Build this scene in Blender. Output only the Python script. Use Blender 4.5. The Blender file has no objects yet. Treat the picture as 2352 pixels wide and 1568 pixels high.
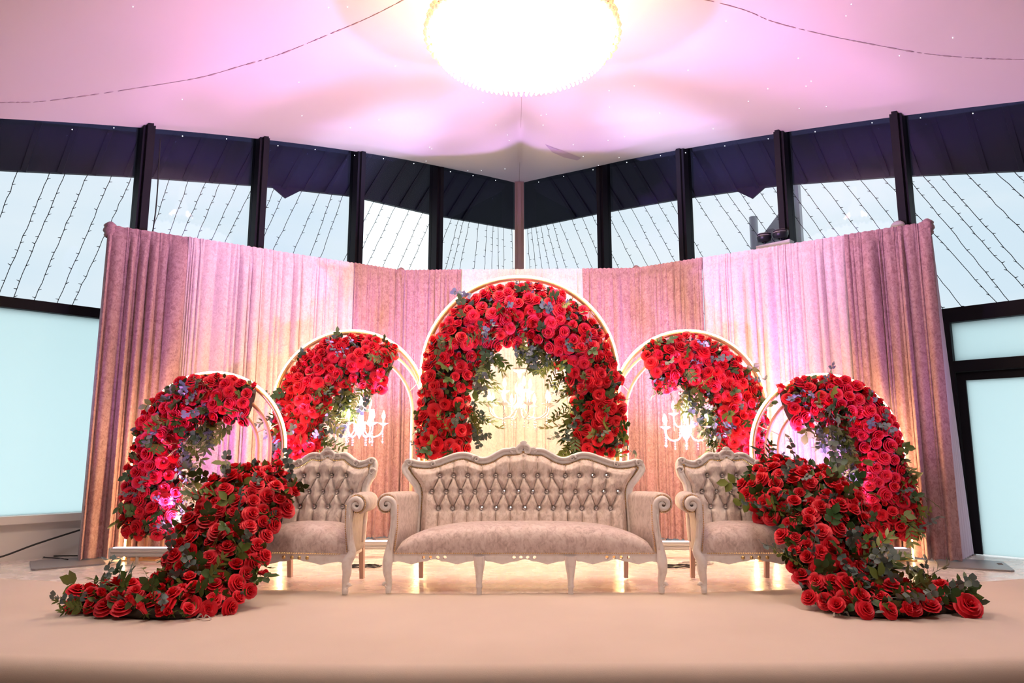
import bpy, bmesh, math, random
import numpy as np
from mathutils import Vector, Matrix, Euler
from mathutils.geometry import tessellate_polygon
PI = math.pi
scene = bpy.context.scene
COL = scene.collection

# ------------------------------------------------------------------ camera
cam = bpy.data.cameras.new('camera'); cam.sensor_width = 36.0; cam.lens = 1600/2352*36
cam.clip_start = 0.05; cam.clip_end = 300
camo = bpy.data.objects.new('camera', cam); COL.objects.link(camo)
camo.location = (0, 0, 1.0); camo.rotation_euler = (math.radians(90+8.8), 0, 0)
scene.camera = camo

# ------------------------------------------------------------------ world, exposure
scene.view_settings.view_transform = 'Standard'; scene.view_settings.look = 'None'
scene.view_settings.exposure = 0.0; scene.view_settings.gamma = 1.0
scene.view_settings.use_curve_mapping = False
W = bpy.data.worlds.new('overcast_sky'); scene.world = W; W.use_nodes = True
nt = W.node_tree; nt.nodes.clear()
out = nt.nodes.new('ShaderNodeOutputWorld'); bg = nt.nodes.new('ShaderNodeBackground')
tc = nt.nodes.new('ShaderNodeTexCoord'); mp = nt.nodes.new('ShaderNodeMapping'); nz = nt.nodes.new('ShaderNodeTexNoise')
mp.inputs['Scale'].default_value = (1, 1, 3); nz.inputs['Scale'].default_value = 2.2; nz.inputs['Detail'].default_value = 5
rp = nt.nodes.new('ShaderNodeValToRGB')
rp.color_ramp.elements[0].position = .35; rp.color_ramp.elements[0].color = (.72, .84, .90, 1)
rp.color_ramp.elements[1].position = .7; rp.color_ramp.elements[1].color = (.93, .95, .94, 1)
nt.links.new(tc.outputs['Generated'], mp.inputs[0]); nt.links.new(mp.outputs[0], nz.inputs[0])
nt.links.new(nz.outputs[0], rp.inputs[0]); nt.links.new(rp.outputs[0], bg.inputs[0]); nt.links.new(bg.outputs[0], out.inputs[0])
bg.inputs[1].default_value = 1.75

def lamp(name, kind, loc, color, power, target=None, **kw):
    l = bpy.data.lights.new(name, kind); l.color = color; l.energy = power
    for k, v in kw.items(): setattr(l, k, v)
    o = bpy.data.objects.new(name, l); COL.objects.link(o); o.location = loc
    if target is not None:
        o.rotation_euler = (Vector(target)-Vector(loc)).to_track_quat('-Z', 'Y').to_euler()
    return o
# the hall's other ceiling chandeliers, above the front of the stage, shining down
lamp('hall_chandelier_light', 'SPOT', (-2.8, 2.6, 4.7), (1, .84, .72), 350, (-1.6, 5.6, .3), spot_size=math.radians(105), spot_blend=1, shadow_soft_size=.6)
lamp('hall_chandelier_light', 'SPOT', (2.8, 2.6, 4.7), (1, .83, .75), 350, (1.6, 5.6, .3), spot_size=math.radians(105), spot_blend=1, shadow_soft_size=.6)
# unseen uplights added on the hall floor at both sides to tint curtains and canopy: a wide purple wash and a narrow cool beam at the canopy each
lamp('uplight', 'SPOT', (-5.0, 2.4, .3), (.72, .32, 1), 640, (-2.3, 7.6, 2.1), spot_size=math.radians(35), spot_blend=1, shadow_soft_size=.15)
lamp('uplight', 'SPOT', (5.0, 2.4, .3), (.72, .32, 1), 640, (2.3, 7.6, 2.1), spot_size=math.radians(35), spot_blend=1, shadow_soft_size=.15)
lamp('uplight', 'SPOT', (5.2, 2.4, .3), (.56, .62, 1), 6500, (-2.1, 8.85, 5.10), spot_size=math.radians(10), spot_blend=1, shadow_soft_size=.15)
lamp('uplight', 'SPOT', (-5.2, 2.4, .3), (.56, .62, 1), 6500, (2.3, 8.75, 5.10), spot_size=math.radians(10), spot_blend=1, shadow_soft_size=.15)
lamp('uplight', 'SPOT', (5.2, 2.4, .4), (.62, .36, 1), 4300, (-3.5, 7.6, 4.9), spot_size=math.radians(34), spot_blend=1, shadow_soft_size=.15)
lamp('uplight', 'SPOT', (-5.2, 2.4, .4), (.62, .36, 1), 4300, (3.7, 7.5, 4.9), spot_size=math.radians(34), spot_blend=1, shadow_soft_size=.15)
# light of the big chandelier itself
lamp('chandelier_light', 'POINT', (0.09, 5.6, 4.80), (1, .57, .28), 85, shadow_soft_size=.2)
lamp('chandelier_light', 'POINT', (0.06, 5.6, 4.12), (1, .76, .50), 140, shadow_soft_size=.5)
# wash light battens standing on the floor in front of the arches (x, y); their beams go up and back
BAT = [(-3.0, 6.32), (-1.45, 6.78), (1.68, 6.74), (2.95, 6.3)]
lamp('wash_light', 'SPOT', (-1.45, 6.80, .16), (.60, .34, 1), 900, (-.7, 8.7, 5.2), spot_size=math.radians(64), spot_blend=1, shadow_soft_size=.1)
lamp('wash_light', 'SPOT', (1.68, 6.76, .16), (.60, .34, 1), 900, (.9, 8.7, 5.2), spot_size=math.radians(64), spot_blend=1, shadow_soft_size=.1)
lamp('wash_light', 'SPOT', (-1.9, 6.72, .16), (.85, .34, 1), 560, (-2.0, 7.0, 2.6), spot_size=math.radians(60), spot_blend=1, shadow_soft_size=.1)
lamp('wash_light', 'SPOT', (2.05, 6.70, .16), (.85, .34, 1), 560, (2.15, 7.0, 2.6), spot_size=math.radians(60), spot_blend=1, shadow_soft_size=.1)
lamp('wash_light', 'SPOT', (-3.0, 6.30, .16), (.82, .30, 1), 700, (-2.7, 7.9, 2.6), spot_size=math.radians(82), spot_blend=1, shadow_soft_size=.1)
lamp('wash_light', 'SPOT', (2.95, 6.28, .16), (.80, .34, 1), 700, (2.65, 7.85, 2.6), spot_size=math.radians(82), spot_blend=1, shadow_soft_size=.1)

# ------------------------------------------------------------------ materials
def mat(name, col, rough=.6, metal=0, **kw):
    m = bpy.data.materials.new(name); m.use_nodes = True
    b = m.node_tree.nodes['Principled BSDF']
    b.inputs['Base Color'].default_value = (*col, 1); b.inputs['Roughness'].default_value = rough
    b.inputs['Metallic'].default_value = metal
    for k, v in kw.items():
        b.inputs[k.replace('_', ' ')].default_value = v
    return m
def nodes(m): return m.node_tree.nodes, m.node_tree.links, m.node_tree.nodes['Principled BSDF']
def noise(N, L, scale, detail=4, distort=0, mapscale=(1, 1, 1), coord='Object'):
    t = N.new('ShaderNodeTexCoord'); mp = N.new('ShaderNodeMapping'); n = N.new('ShaderNodeTexNoise')
    mp.inputs['Scale'].default_value = mapscale
    n.inputs['Scale'].default_value = scale; n.inputs['Detail'].default_value = detail; n.inputs['Distortion'].default_value = distort
    L.new(t.outputs[coord], mp.inputs[0]); L.new(mp.outputs[0], n.inputs['Vector']); return n
def ramp(N, L, src, stops):
    r = N.new('ShaderNodeValToRGB'); e = r.color_ramp.elements
    while len(e) < len(stops): e.new(.5)
    for i, (p, c) in enumerate(stops): e[i].position = p; e[i].color = (*c, 1)
    L.new(src, r.inputs[0]); return r
def bump(N, L, b, src, strength=.3, dist=.01):
    bp = N.new('ShaderNodeBump'); bp.inputs['Strength'].default_value = strength; bp.inputs['Distance'].default_value = dist
    L.new(src, bp.inputs['Height']); L.new(bp.outputs[0], b.inputs['Normal'])
def emis(name, col, s, base=(.9, .9, .9)):
    return mat(name, base, .4, Emission_Color=(*col, 1), Emission_Strength=s)

def velvet(name, dark, mid, light, scale=7, stretch=.45, sheen=.35):
    m = mat(name, mid, .62, Sheen_Weight=sheen, Sheen_Roughness=.45)
    N, L, b = nodes(m)
    n1 = noise(N, L, scale, 8, 1.2, (1, 1, stretch)); n2 = noise(N, L, scale*4, 5, .8, (1, 1, .5))
    mx = N.new('ShaderNodeMath'); mx.operation = 'MULTIPLY_ADD'; mx.inputs[1].default_value = .5
    L.new(n2.outputs[0], mx.inputs[0]); L.new(n1.outputs[0], mx.inputs[2])
    r = ramp(N, L, mx.outputs[0], [(.55, dark), (.73, mid), (.93, light)])
    L.new(r.outputs[0], b.inputs['Base Color']); bump(N, L, b, n2.outputs[0], .25, .004)
    return m
M = {}
M['dusty'] = velvet('dusty_rose_velvet', (.24, .115, .14), (.34, .185, .21), (.42, .255, .275), 30, .85)
M['pale'] = velvet('pale_pink_velvet', (.48, .34, .38), (.58, .43, .47), (.66, .51, .55), 34, .85)
M['ivory'] = velvet('ivory_pink_velvet', (.50, .43, .44), (.58, .51, .51), (.65, .58, .57), 34, .85)
M['lilac'] = mat('lilac_sheer_cloth', (.62, .50, .66), .7)  # white sheer, with the purple light on it put into the colour
M['sofa'] = velvet('champagne_velvet', (.50, .40, .35), (.66, .54, .485), (.76, .65, .60), 26, .7, .4)
M['armchair'] = velvet('silver_champagne_velvet', (.48, .39, .37), (.64, .55, .51), (.74, .66, .61), 20, .7, .4)
M['seat'] = velvet('rose_champagne_velvet', (.47, .355, .335), (.64, .51, .485), (.74, .63, .60), 22, .7, .4)

m = mat('white_carved_wood', (.74, .68, .66), .42); M['wood'] = m
N, L, b = nodes(m); n = noise(N, L, 30, 5); r = ramp(N, L, n.outputs[0], [(.28, (.76, .70, .68)), (.5, (.87, .82, .81))]); L.new(r.outputs[0], b.inputs['Base Color'])
m = mat('pinkish_raw_wood', (.62, .42, .36), .5); M['rawwood'] = m
M['brass'] = mat('brass_nail', (.72, .50, .22), .3, 1)
M['gold'] = mat('gold_metal', (.80, .55, .25), .32, .75)
M['bronze'] = mat('matte_bronze_metal', (.68, .42, .26), .45, .3)
M['crystal'] = mat('crystal', (.86, .87, .92), .12, .55)
M['gem'] = mat('crystal_button', (.80, .80, .82), .08, .9)
M['black'] = mat('black_metal', (.012, .012, .016), .4)
M['frame'] = mat('black_window_frame', (.006, .005, .010), .6, Specular_IOR_Level=.2)
M['cable'] = mat('black_cable', (.01, .01, .01), .5)
M['whitepl'] = mat('white_plastic', (.48, .46, .45), .4)
M['whitewall'] = mat('white_painted_board', (.78, .74, .72), .5)
M['column'] = mat('mauve_lit_steel', (.30, .20, .22), .5)  # grey column, its pink light put into the base colour
M['steel'] = mat('galvanised_steel', (.50, .50, .52), .5, .2)
M['plate'] = mat('grey_steel_plate', (.30, .28, .30), .4, .4)
M['eave'] = mat('dark_fascia', (.008, .009, .014), .5)
M['led'] = emis('warm_led', (1, .66, .28), 42.0)
M['bulb'] = emis('bulb_light', (1, .84, .60), 45)
M['chand'] = emis('lit_crystal_bowl', (1, .80, .50), 7)
M['crown'] = emis('lit_crystal_crown', (1, .60, .22), 3.0)
M['seam'] = mat('seam_shadow_tone', (.40, .31, .29), .9)  # dark tone stands in for the shadow gap along the seams
M['star'] = emis('tiny_white_led', (.85, .93, 1), 5)
M['beadlit'] = mat('amber_lit_bead', (.9, .72, .42), .15, .2, Emission_Color=(1, .62, .25, 1), Emission_Strength=.75)
M['whiteled'] = emis('white_lens', (.80, .65, 1), 1.4)

m = mat('canopy_fabric', (.65, .555, .56), .8); M['fabric'] = m
N, L, b = nodes(m); n = noise(N, L, 160, 3); bump(N, L, b, n.outputs[0], .08, .002)
m = mat('peach_carpet', (.70, .56, .48), .9, Sheen_Weight=.15); M['carpet'] = m
N, L, b = nodes(m); n = noise(N, L, 1.2, 4); r = ramp(N, L, n.outputs[0], [(.3, (.61, .51, .445)), (.7, (.67, .565, .50))]); L.new(r.outputs[0], b.inputs['Base Color'])
n = noise(N, L, 260, 2); bump(N, L, b, n.outputs[0], .25, .003)
m = mat('white_gloss_floor', (.78, .68, .62), .22); M['gloss'] = m
N, L, b = nodes(m); n = noise(N, L, 7, 6, .4, (.8, 1, 1)); r = ramp(N, L, n.outputs[0], [(.26, (.70, .60, .55)), (.42, (.80, .72, .68))]); L.new(r.outputs[0], b.inputs['Base Color'])
r2 = ramp(N, L, n.outputs[0], [(.3, (.38,)*3), (.7, (.16,)*3)]); L.new(r2.outputs[0], b.inputs['Roughness'])
n = noise(N, L, 22, 5, .5); bump(N, L, b, n.outputs[0], .35, .006)
m = mat('ribbed_soffit', (.005, .005, .020), .6); M['soffit'] = m  # slight blue stands in for the purple canopy reflected in the glass

def glass_mat(name, tint, gl=.07):
    m = bpy.data.materials.new(name); m.use_nodes = True; N = m.node_tree.nodes; L = m.node_tree.links; N.clear()
    o = N.new('ShaderNodeOutputMaterial'); t = N.new('ShaderNodeBsdfTransparent'); g = N.new('ShaderNodeBsdfGlossy'); mx = N.new('ShaderNodeMixShader')
    t.inputs[0].default_value = (*tint, 1); g.inputs['Roughness'].default_value = .03; g.inputs['Color'].default_value = (.42, .38, 1, 1); mx.inputs[0].default_value = gl
    L.new(t.outputs[0], mx.inputs[1]); L.new(g.outputs[0], mx.inputs[2]); L.new(mx.outputs[0], o.inputs[0]); return m
M['glass'] = glass_mat('tinted_glass', (.74, .76, .78), .02)
M['clear'] = glass_mat('clear_glass', (.97, .98, .98), .008)
m = bpy.data.materials.new('frosted_glass'); m.use_nodes = True; N = m.node_tree.nodes; L = m.node_tree.links; N.clear()
o_ = N.new('ShaderNodeOutputMaterial'); t = N.new('ShaderNodeBsdfTranslucent'); d = N.new('ShaderNodeBsdfDiffuse'); mx = N.new('ShaderNodeMixShader')
t.inputs[0].default_value = (.86, .985, 1.0, 1); d.inputs[0].default_value = (.75, .85, .88, 1); mx.inputs[0].default_value = .10
L.new(t.outputs[0], mx.inputs[1]); L.new(d.outputs[0], mx.inputs[2]); L.new(mx.outputs[0], o_.inputs[0]); M['frost'] = m

def varied(name, cols, rough=.45, sat=.25, trans=0):
    m = mat(name, cols[0], rough); N, L, b = nodes(m)
    oi = N.new('ShaderNodeObjectInfo'); r = ramp(N, L, oi.outputs['Random'], [(i/max(1, len(cols)-1), c) for i, c in enumerate(cols)])
    L.new(r.outputs[0], b.inputs['Base Color']); return m
M['petal'] = varied('red_rose_petal', [(.72, .010, .026), (.82, .018, .042), (.88, .032, .06), (.76, .010, .030)], .5)
M['sepal'] = mat('green_sepal', (.10, .16, .03), .5)
M['leafdark'] = varied('dark_rose_leaf', [(.016, .05, .010), (.03, .085, .018), (.07, .12, .02)], .42)
M['leafolive'] = varied('olive_leaf', [(.05, .09, .02), (.11, .15, .03), (.20, .24, .05)], .45)
M['leafgrey'] = varied('grey_eucalyptus_leaf', [(.10, .14, .13), (.17, .21, .20), (.06, .10, .09)], .5)
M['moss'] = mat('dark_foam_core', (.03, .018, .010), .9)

# ------------------------------------------------------------------ mesh helpers
class MB:
    def __init__(s): s.v = []; s.f = []; s.m = []
    def add(s, v, f, mi=0):
        b = len(s.v); s.v.extend(tuple(p) for p in v); s.f.extend(tuple(b+i for i in q) for q in f); s.m.extend([mi]*len(f))
    def box(s, x0, x1, y0, y1, z0, z1, mi=0, T=None):
        v = [Vector((x, y, z)) for z in (z0, z1) for y in (y0, y1) for x in (x0, x1)]
        if T is not None: v = [T @ p for p in v]
        s.add(v, [(0, 2, 3, 1), (4, 5, 7, 6), (0, 1, 5, 4), (2, 6, 7, 3), (0, 4, 6, 2), (1, 3, 7, 5)], mi)
    def tube(s, pts, r, seg=8, closed=False, cap=True, mi=0):
        pts = [Vector(p) for p in pts]; n = len(pts)
        R = r if hasattr(r, '__len__') else [r]*n
        T = []
        for i in range(n):
            a = pts[(i-1) % n] if closed or i > 0 else pts[0]; c = pts[(i+1) % n] if closed or i < n-1 else pts[-1]
            T.append((c-a).normalized() if (c-a).length > 1e-9 else Vector((0, 0, 1)))
        up = Vector((0, 1, 0)) if abs(T[0].y) < .9 else Vector((1, 0, 0))
        nrm = (up-T[0]*up.dot(T[0])).normalized(); vs = []
        for i in range(n):
            nrm = (nrm-T[i]*nrm.dot(T[i])).normalized(); bi = T[i].cross(nrm)
            for k in range(seg):
                a = 2*PI*k/seg; vs.append(pts[i]+(nrm*math.cos(a)+bi*math.sin(a))*R[i])
        fs = []
        for i in range(n if closed else n-1):
            j = (i+1) % n
            for k in range(seg):
                l = (k+1) % seg; fs.append((i*seg+k, i*seg+l, j*seg+l, j*seg+k))
        if cap and not closed:
            fs.append(tuple(reversed(range(seg)))); fs.append(tuple(range((n-1)*seg, n*seg)))
        s.add(vs, fs, mi)
    def lathe(s, prof, seg=16, c=(0, 0, 0), mi=0, ripple=0):
        vs = []; n = len(prof)
        for i, (r, z) in enumerate(prof):
            for k in range(seg):
                a = 2*PI*k/seg; rr = r*(1+ripple*(k % 2)); vs.append((c[0]+rr*math.cos(a), c[1]+rr*math.sin(a), c[2]+z))
        fs = [(i*seg+k, i*seg+(k+1) % seg, (i+1)*seg+(k+1) % seg, (i+1)*seg+k) for i in range(n-1) for k in range(seg)]
        s.add(vs, fs, mi)
    def prism(s, outer, d0, d1, holes=(), mi=0, f=lambda p, d: (p[0], d, p[1])):
        loops = [[Vector((p[0], p[1], 0)) for p in outer]]+[[Vector((p[0], p[1], 0)) for p in h] for h in holes]
        tris = tessellate_polygon(loops); flat = [p for l in loops for p in l]; n = len(flat)
        vs = [f((p.x, p.y), d0) for p in flat]+[f((p.x, p.y), d1) for p in flat]
        fs = [tuple(t) for t in tris]+[tuple(n+i for i in reversed(t)) for t in tris]
        b = 0
        for l in loops:
            m_ = len(l)
            for i in range(m_):
                j = (i+1) % m_; fs.append((b+i, b+j, n+b+j, n+b+i))
            b += m_
        s.add(vs, fs, mi)
    def grid(s, P, mi=0, wrap=False):
        h = len(P); w = len(P[0]); vs = [p for row in P for p in row]
        fs = [(i*w+j, i*w+(j+1) % w, (i+1)*w+(j+1) % w, (i+1)*w+j) for i in range(h-1) for j in range(w if wrap else w-1)]
        s.add(vs, fs, mi)
    def bead(s, c, r, mi=0, sz=1):
        x, y, z = c
        s.add([(x+r, y, z), (x-r, y, z), (x, y+r, z), (x, y-r, z), (x, y, z+r*sz), (x, y, z-r*sz)],
              [(0, 2, 4), (2, 1, 4), (1, 3, 4), (3, 0, 4), (2, 0, 5), (1, 2, 5), (3, 1, 5), (0, 3, 5)], mi)
    def mesh(s, name, mats, smooth=True, fix=True):
        me = bpy.data.meshes.new(name); me.from_pydata(s.v, [], s.f)
        for m_ in (mats if isinstance(mats, (list, tuple)) else [mats]): me.materials.append(m_)
        if any(s.m): me.polygons.foreach_set('material_index', s.m)
        me.polygons.foreach_set('use_smooth', [smooth]*len(s.f))
        if fix:
            bm = bmesh.new(); bm.from_mesh(me); bmesh.ops.recalc_face_normals(bm, faces=bm.faces); bm.to_mesh(me); bm.free()
        me.update(); return me
    def obj(s, name, mats, parent=None, smooth=True, loc=None, fix=True):
        return link(name, s.mesh(name, mats, smooth, fix), parent, loc)
def link(name, me, parent=None, loc=None):
    o = bpy.data.objects.new(name, me); COL.objects.link(o)
    if parent is not None: o.parent = parent
    if loc is not None: o.location = loc
    return o
def tag(o, label, cat, group=None, kind=None):
    if label: o['label'] = label
    if cat: o['category'] = cat
    if group: o['group'] = group
    if kind: o['kind'] = kind
    return o
def thing(name, loc, label, cat, group=None, kind=None, rz=0):
    o = bpy.data.objects.new(name, None); COL.objects.link(o); o.location = loc; o.rotation_euler = (0, 0, rz)
    o.empty_display_size = .1
    return tag(o, label, cat, group, kind)
def autosmooth(o, ang=40):
    o.data.set_sharp_from_angle(angle=math.radians(ang)); return o
def inst(name, me, root, mat4):
    o = bpy.data.objects.new(name, me); COL.objects.link(o); o.parent = root
    o.matrix_basis = Matrix.Translation(-root.location) @ mat4; return o
def spline(pts, n):
    """Catmull-Rom through points of any dimension."""
    P = np.array(pts, float); m_ = len(P); outp = []
    for i in range(n):
        t = i/(n-1)*(m_-1); k = min(int(t), m_-2); u = t-k
        p0 = P[max(k-1, 0)]; p1 = P[k]; p2 = P[k+1]; p3 = P[min(k+2, m_-1)]
        outp.append(.5*((2*p1)+(-p0+p2)*u+(2*p0-5*p1+4*p2-p3)*u*u+(-p0+3*p1-3*p2+p3)*u**3))
    return outp

# ------------------------------------------------------------------ the hall
C = Vector((.12, 11.2)); q = math.sqrt(.5)
def wl(side, s, off=0):       # point on a glazed wall: s metres from the corner, off metres outside
    return C.x+side*q*s+side*q*off, C.y-q*s+q*off
def wallf(side, off=0):       # maps (s, z) + depth to world
    def f(p, d):
        x, y = wl(side, p[0], off+d); return (x, y, p[1])
    return f
def fz(a, k=.012): return max(-.09*a-k*a*a, -1.9)
KW = {-1: .0137, 1: .0096}
def ceil(a, b):
    z = 5.42+fz(a, KW[-1])+fz(b, KW[1])+.1*a*b/(1+.03*a*b)
    t = min(a, b)/max(a, b, .01); r = math.hypot(a, b)
    return z+.05*(1-math.exp(-r))*math.exp(-((a-b)/.3)**2)*math.exp(-((a+b)/5)**2)-.24*(1-math.exp(-(r/1.3)**2))*math.exp(-(r/7)**2)*(4*t*(1-t))**.8
def ab(a, b): return (C.x-q*a+q*b, C.y-q*a-q*b)
EAVE = {-1: [(-1.0, 5.08), (.99, 4.88), (2.58, 4.79), (4.04, 4.55), (5.57, 4.24), (6.87, 3.94), (8.5, 3.55), (12, 3.0), (19, 3.0)],
        1: [(-1.0, 5.08), (.85, 4.94), (2.44, 4.78), (4.0, 4.57), (5.44, 4.28), (6.68, 3.99), (8.5, 3.55), (12, 3.0), (19, 3.0)]}
def eave(side, s):
    e = EAVE[side]
    return float(np.interp(s, [p[0] for p in e], [p[1] for p in e]))
def wtop(s, sd=1): return 5.42+fz(s, .0096 if sd > 0 else .0137)+.10

def yfr(x): return min(3.36+.022*x*x, 4.2)+.012*math.sin(x*2.3+.6)
mb = MB()
mb.prism([(x, yfr(x)+.13) for x in np.linspace(-14, 14, 41)]+[(14, 4.5), (C.x, C.y+.5+2.2), (-14, 4.5)], -.56, 0.0, f=lambda p, d: (p[0], p[1], d))
tag(mb.obj('floor', M['gloss'], smooth=False), 'glossy white painted floor of the raised stage area', 'floor', kind='structure')
mb = MB(); mb.box(-16, 16, -14, 3.46, -.70, -.56)
tag(mb.obj('floor_hall', mat('dark_hall_carpet', (.26, .17, .11), .9), smooth=False), 'dark hall floor in front of the stage', 'floor', kind='structure')

# ceiling canopy
n = 110; t_ = np.concatenate([np.linspace(0, 4, 56), np.linspace(4.1, 18, 50)])
P = []
for a in t_:
    row = []
    for b_ in t_:
        x, y = ab(a, b_); row.append((x, y, ceil(a, b_)))
    P.append(row)
mb = MB(); mb.grid(P)
ceil_o = tag(mb.obj('ceiling', M['fabric']), 'draped white fabric canopy ceiling lit pink and purple', 'ceiling', kind='structure')
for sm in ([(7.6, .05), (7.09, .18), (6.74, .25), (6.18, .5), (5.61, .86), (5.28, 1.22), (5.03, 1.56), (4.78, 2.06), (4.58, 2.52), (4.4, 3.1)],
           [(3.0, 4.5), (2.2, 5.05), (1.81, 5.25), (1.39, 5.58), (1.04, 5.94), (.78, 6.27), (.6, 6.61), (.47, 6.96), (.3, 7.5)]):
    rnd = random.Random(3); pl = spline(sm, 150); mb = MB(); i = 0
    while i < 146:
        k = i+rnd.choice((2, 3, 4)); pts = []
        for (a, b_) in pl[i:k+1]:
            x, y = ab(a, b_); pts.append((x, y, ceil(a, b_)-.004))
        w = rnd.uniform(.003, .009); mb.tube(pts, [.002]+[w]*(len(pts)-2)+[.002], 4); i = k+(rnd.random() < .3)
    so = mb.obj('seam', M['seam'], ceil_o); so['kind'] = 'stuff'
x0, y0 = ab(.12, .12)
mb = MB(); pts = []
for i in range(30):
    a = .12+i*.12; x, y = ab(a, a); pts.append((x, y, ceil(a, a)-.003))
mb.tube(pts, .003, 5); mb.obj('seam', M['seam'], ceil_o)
mb = MB(); rnd = random.Random(11)
for i in range(110):
    a = rnd.uniform(.2, 8); b_ = rnd.uniform(.2, 8); x, y = ab(a, b_); mb.bead((x, y, ceil(a, b_)-.012), .0045)
for s_ in np.arange(.5, 7.5, .55):
    for sd in (-1, 1):
        x, y = wl(sd, s_+rnd.uniform(-.1, .1), -.03); mb.bead((x, y, wtop(s_, sd)-.16), .006)
so = mb.obj('star_bulbs', M['star'], ceil_o, smooth=False); so['kind'] = 'stuff'
# tape patch on the canopy
PT = [(1.3, 1.77), (1.16, 1.83), (0.96, 1.9), (0.7, 1.92), (0.66, 1.81), (0.87, 1.74), (1.08, 1.71)]
mb = MB(); vs = [(*ab(a, b_), ceil(a, b_)-.006) for a, b_ in PT]+[(*ab(.97, 1.82), ceil(.97, 1.82)-.009)]
mb.add(vs, [(k, (k+1) % 7, 7) for k in range(7)]); mb.obj('fabric_patch', mat('mauve_stain', (.46, .34, .44), .8), ceil_o, smooth=False, fix=False)

POSTS = [1.73, 3.10, 4.47, 5.76, 7.14, 8.5]
# walls: low base wall on the left, header above the glass, solid wall out of view
for sd, nm in ((-1, 'left'), (1, 'right')):
    mb = MB(); F = wallf(sd)
    if sd < 0:
        mb.prism([(-.1, 0), (8.5, 0), (8.5, .33), (-.1, .33)], 0.0, .16, f=F)
    else:
        mb.prism([(-.1, 0), (5.97, 0), (5.97, .33), (-.1, .33)], 0.0, .16, f=F)
    mb.prism([(8.5, -.6), (18, -.6), (18, 4.6), (8.5, 4.6)], 0.0, .16, f=F)
    tag(mb.obj('wall_'+nm, M['whitewall'], smooth=False), 'white painted wall below the frosted window' if sd < 0 else 'white low wall hidden behind the backdrop', 'wall', kind='structure')
mb = MB(); f2 = lambda p, d: (*ab(18+d, p[0]), p[1])
mb.prism([(0, -.6), (18, -.6), (18, 5.2), (0, 5.2)], 0, .2, f=f2); tag(mb.obj('wall_back', M['whitewall'], smooth=False), 'plain wall behind the camera', 'wall', kind='structure')
mb = MB(); f2 = lambda p, d: (*ab(p[0], 18+d), p[1])
mb.prism([(0, -.6), (18, -.6), (18, 5.2), (0, 5.2)], 0, .2, f=f2); tag(mb.obj('wall_front', M['whitewall'], smooth=False), 'plain wall beside the camera', 'wall', kind='structure')

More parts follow.
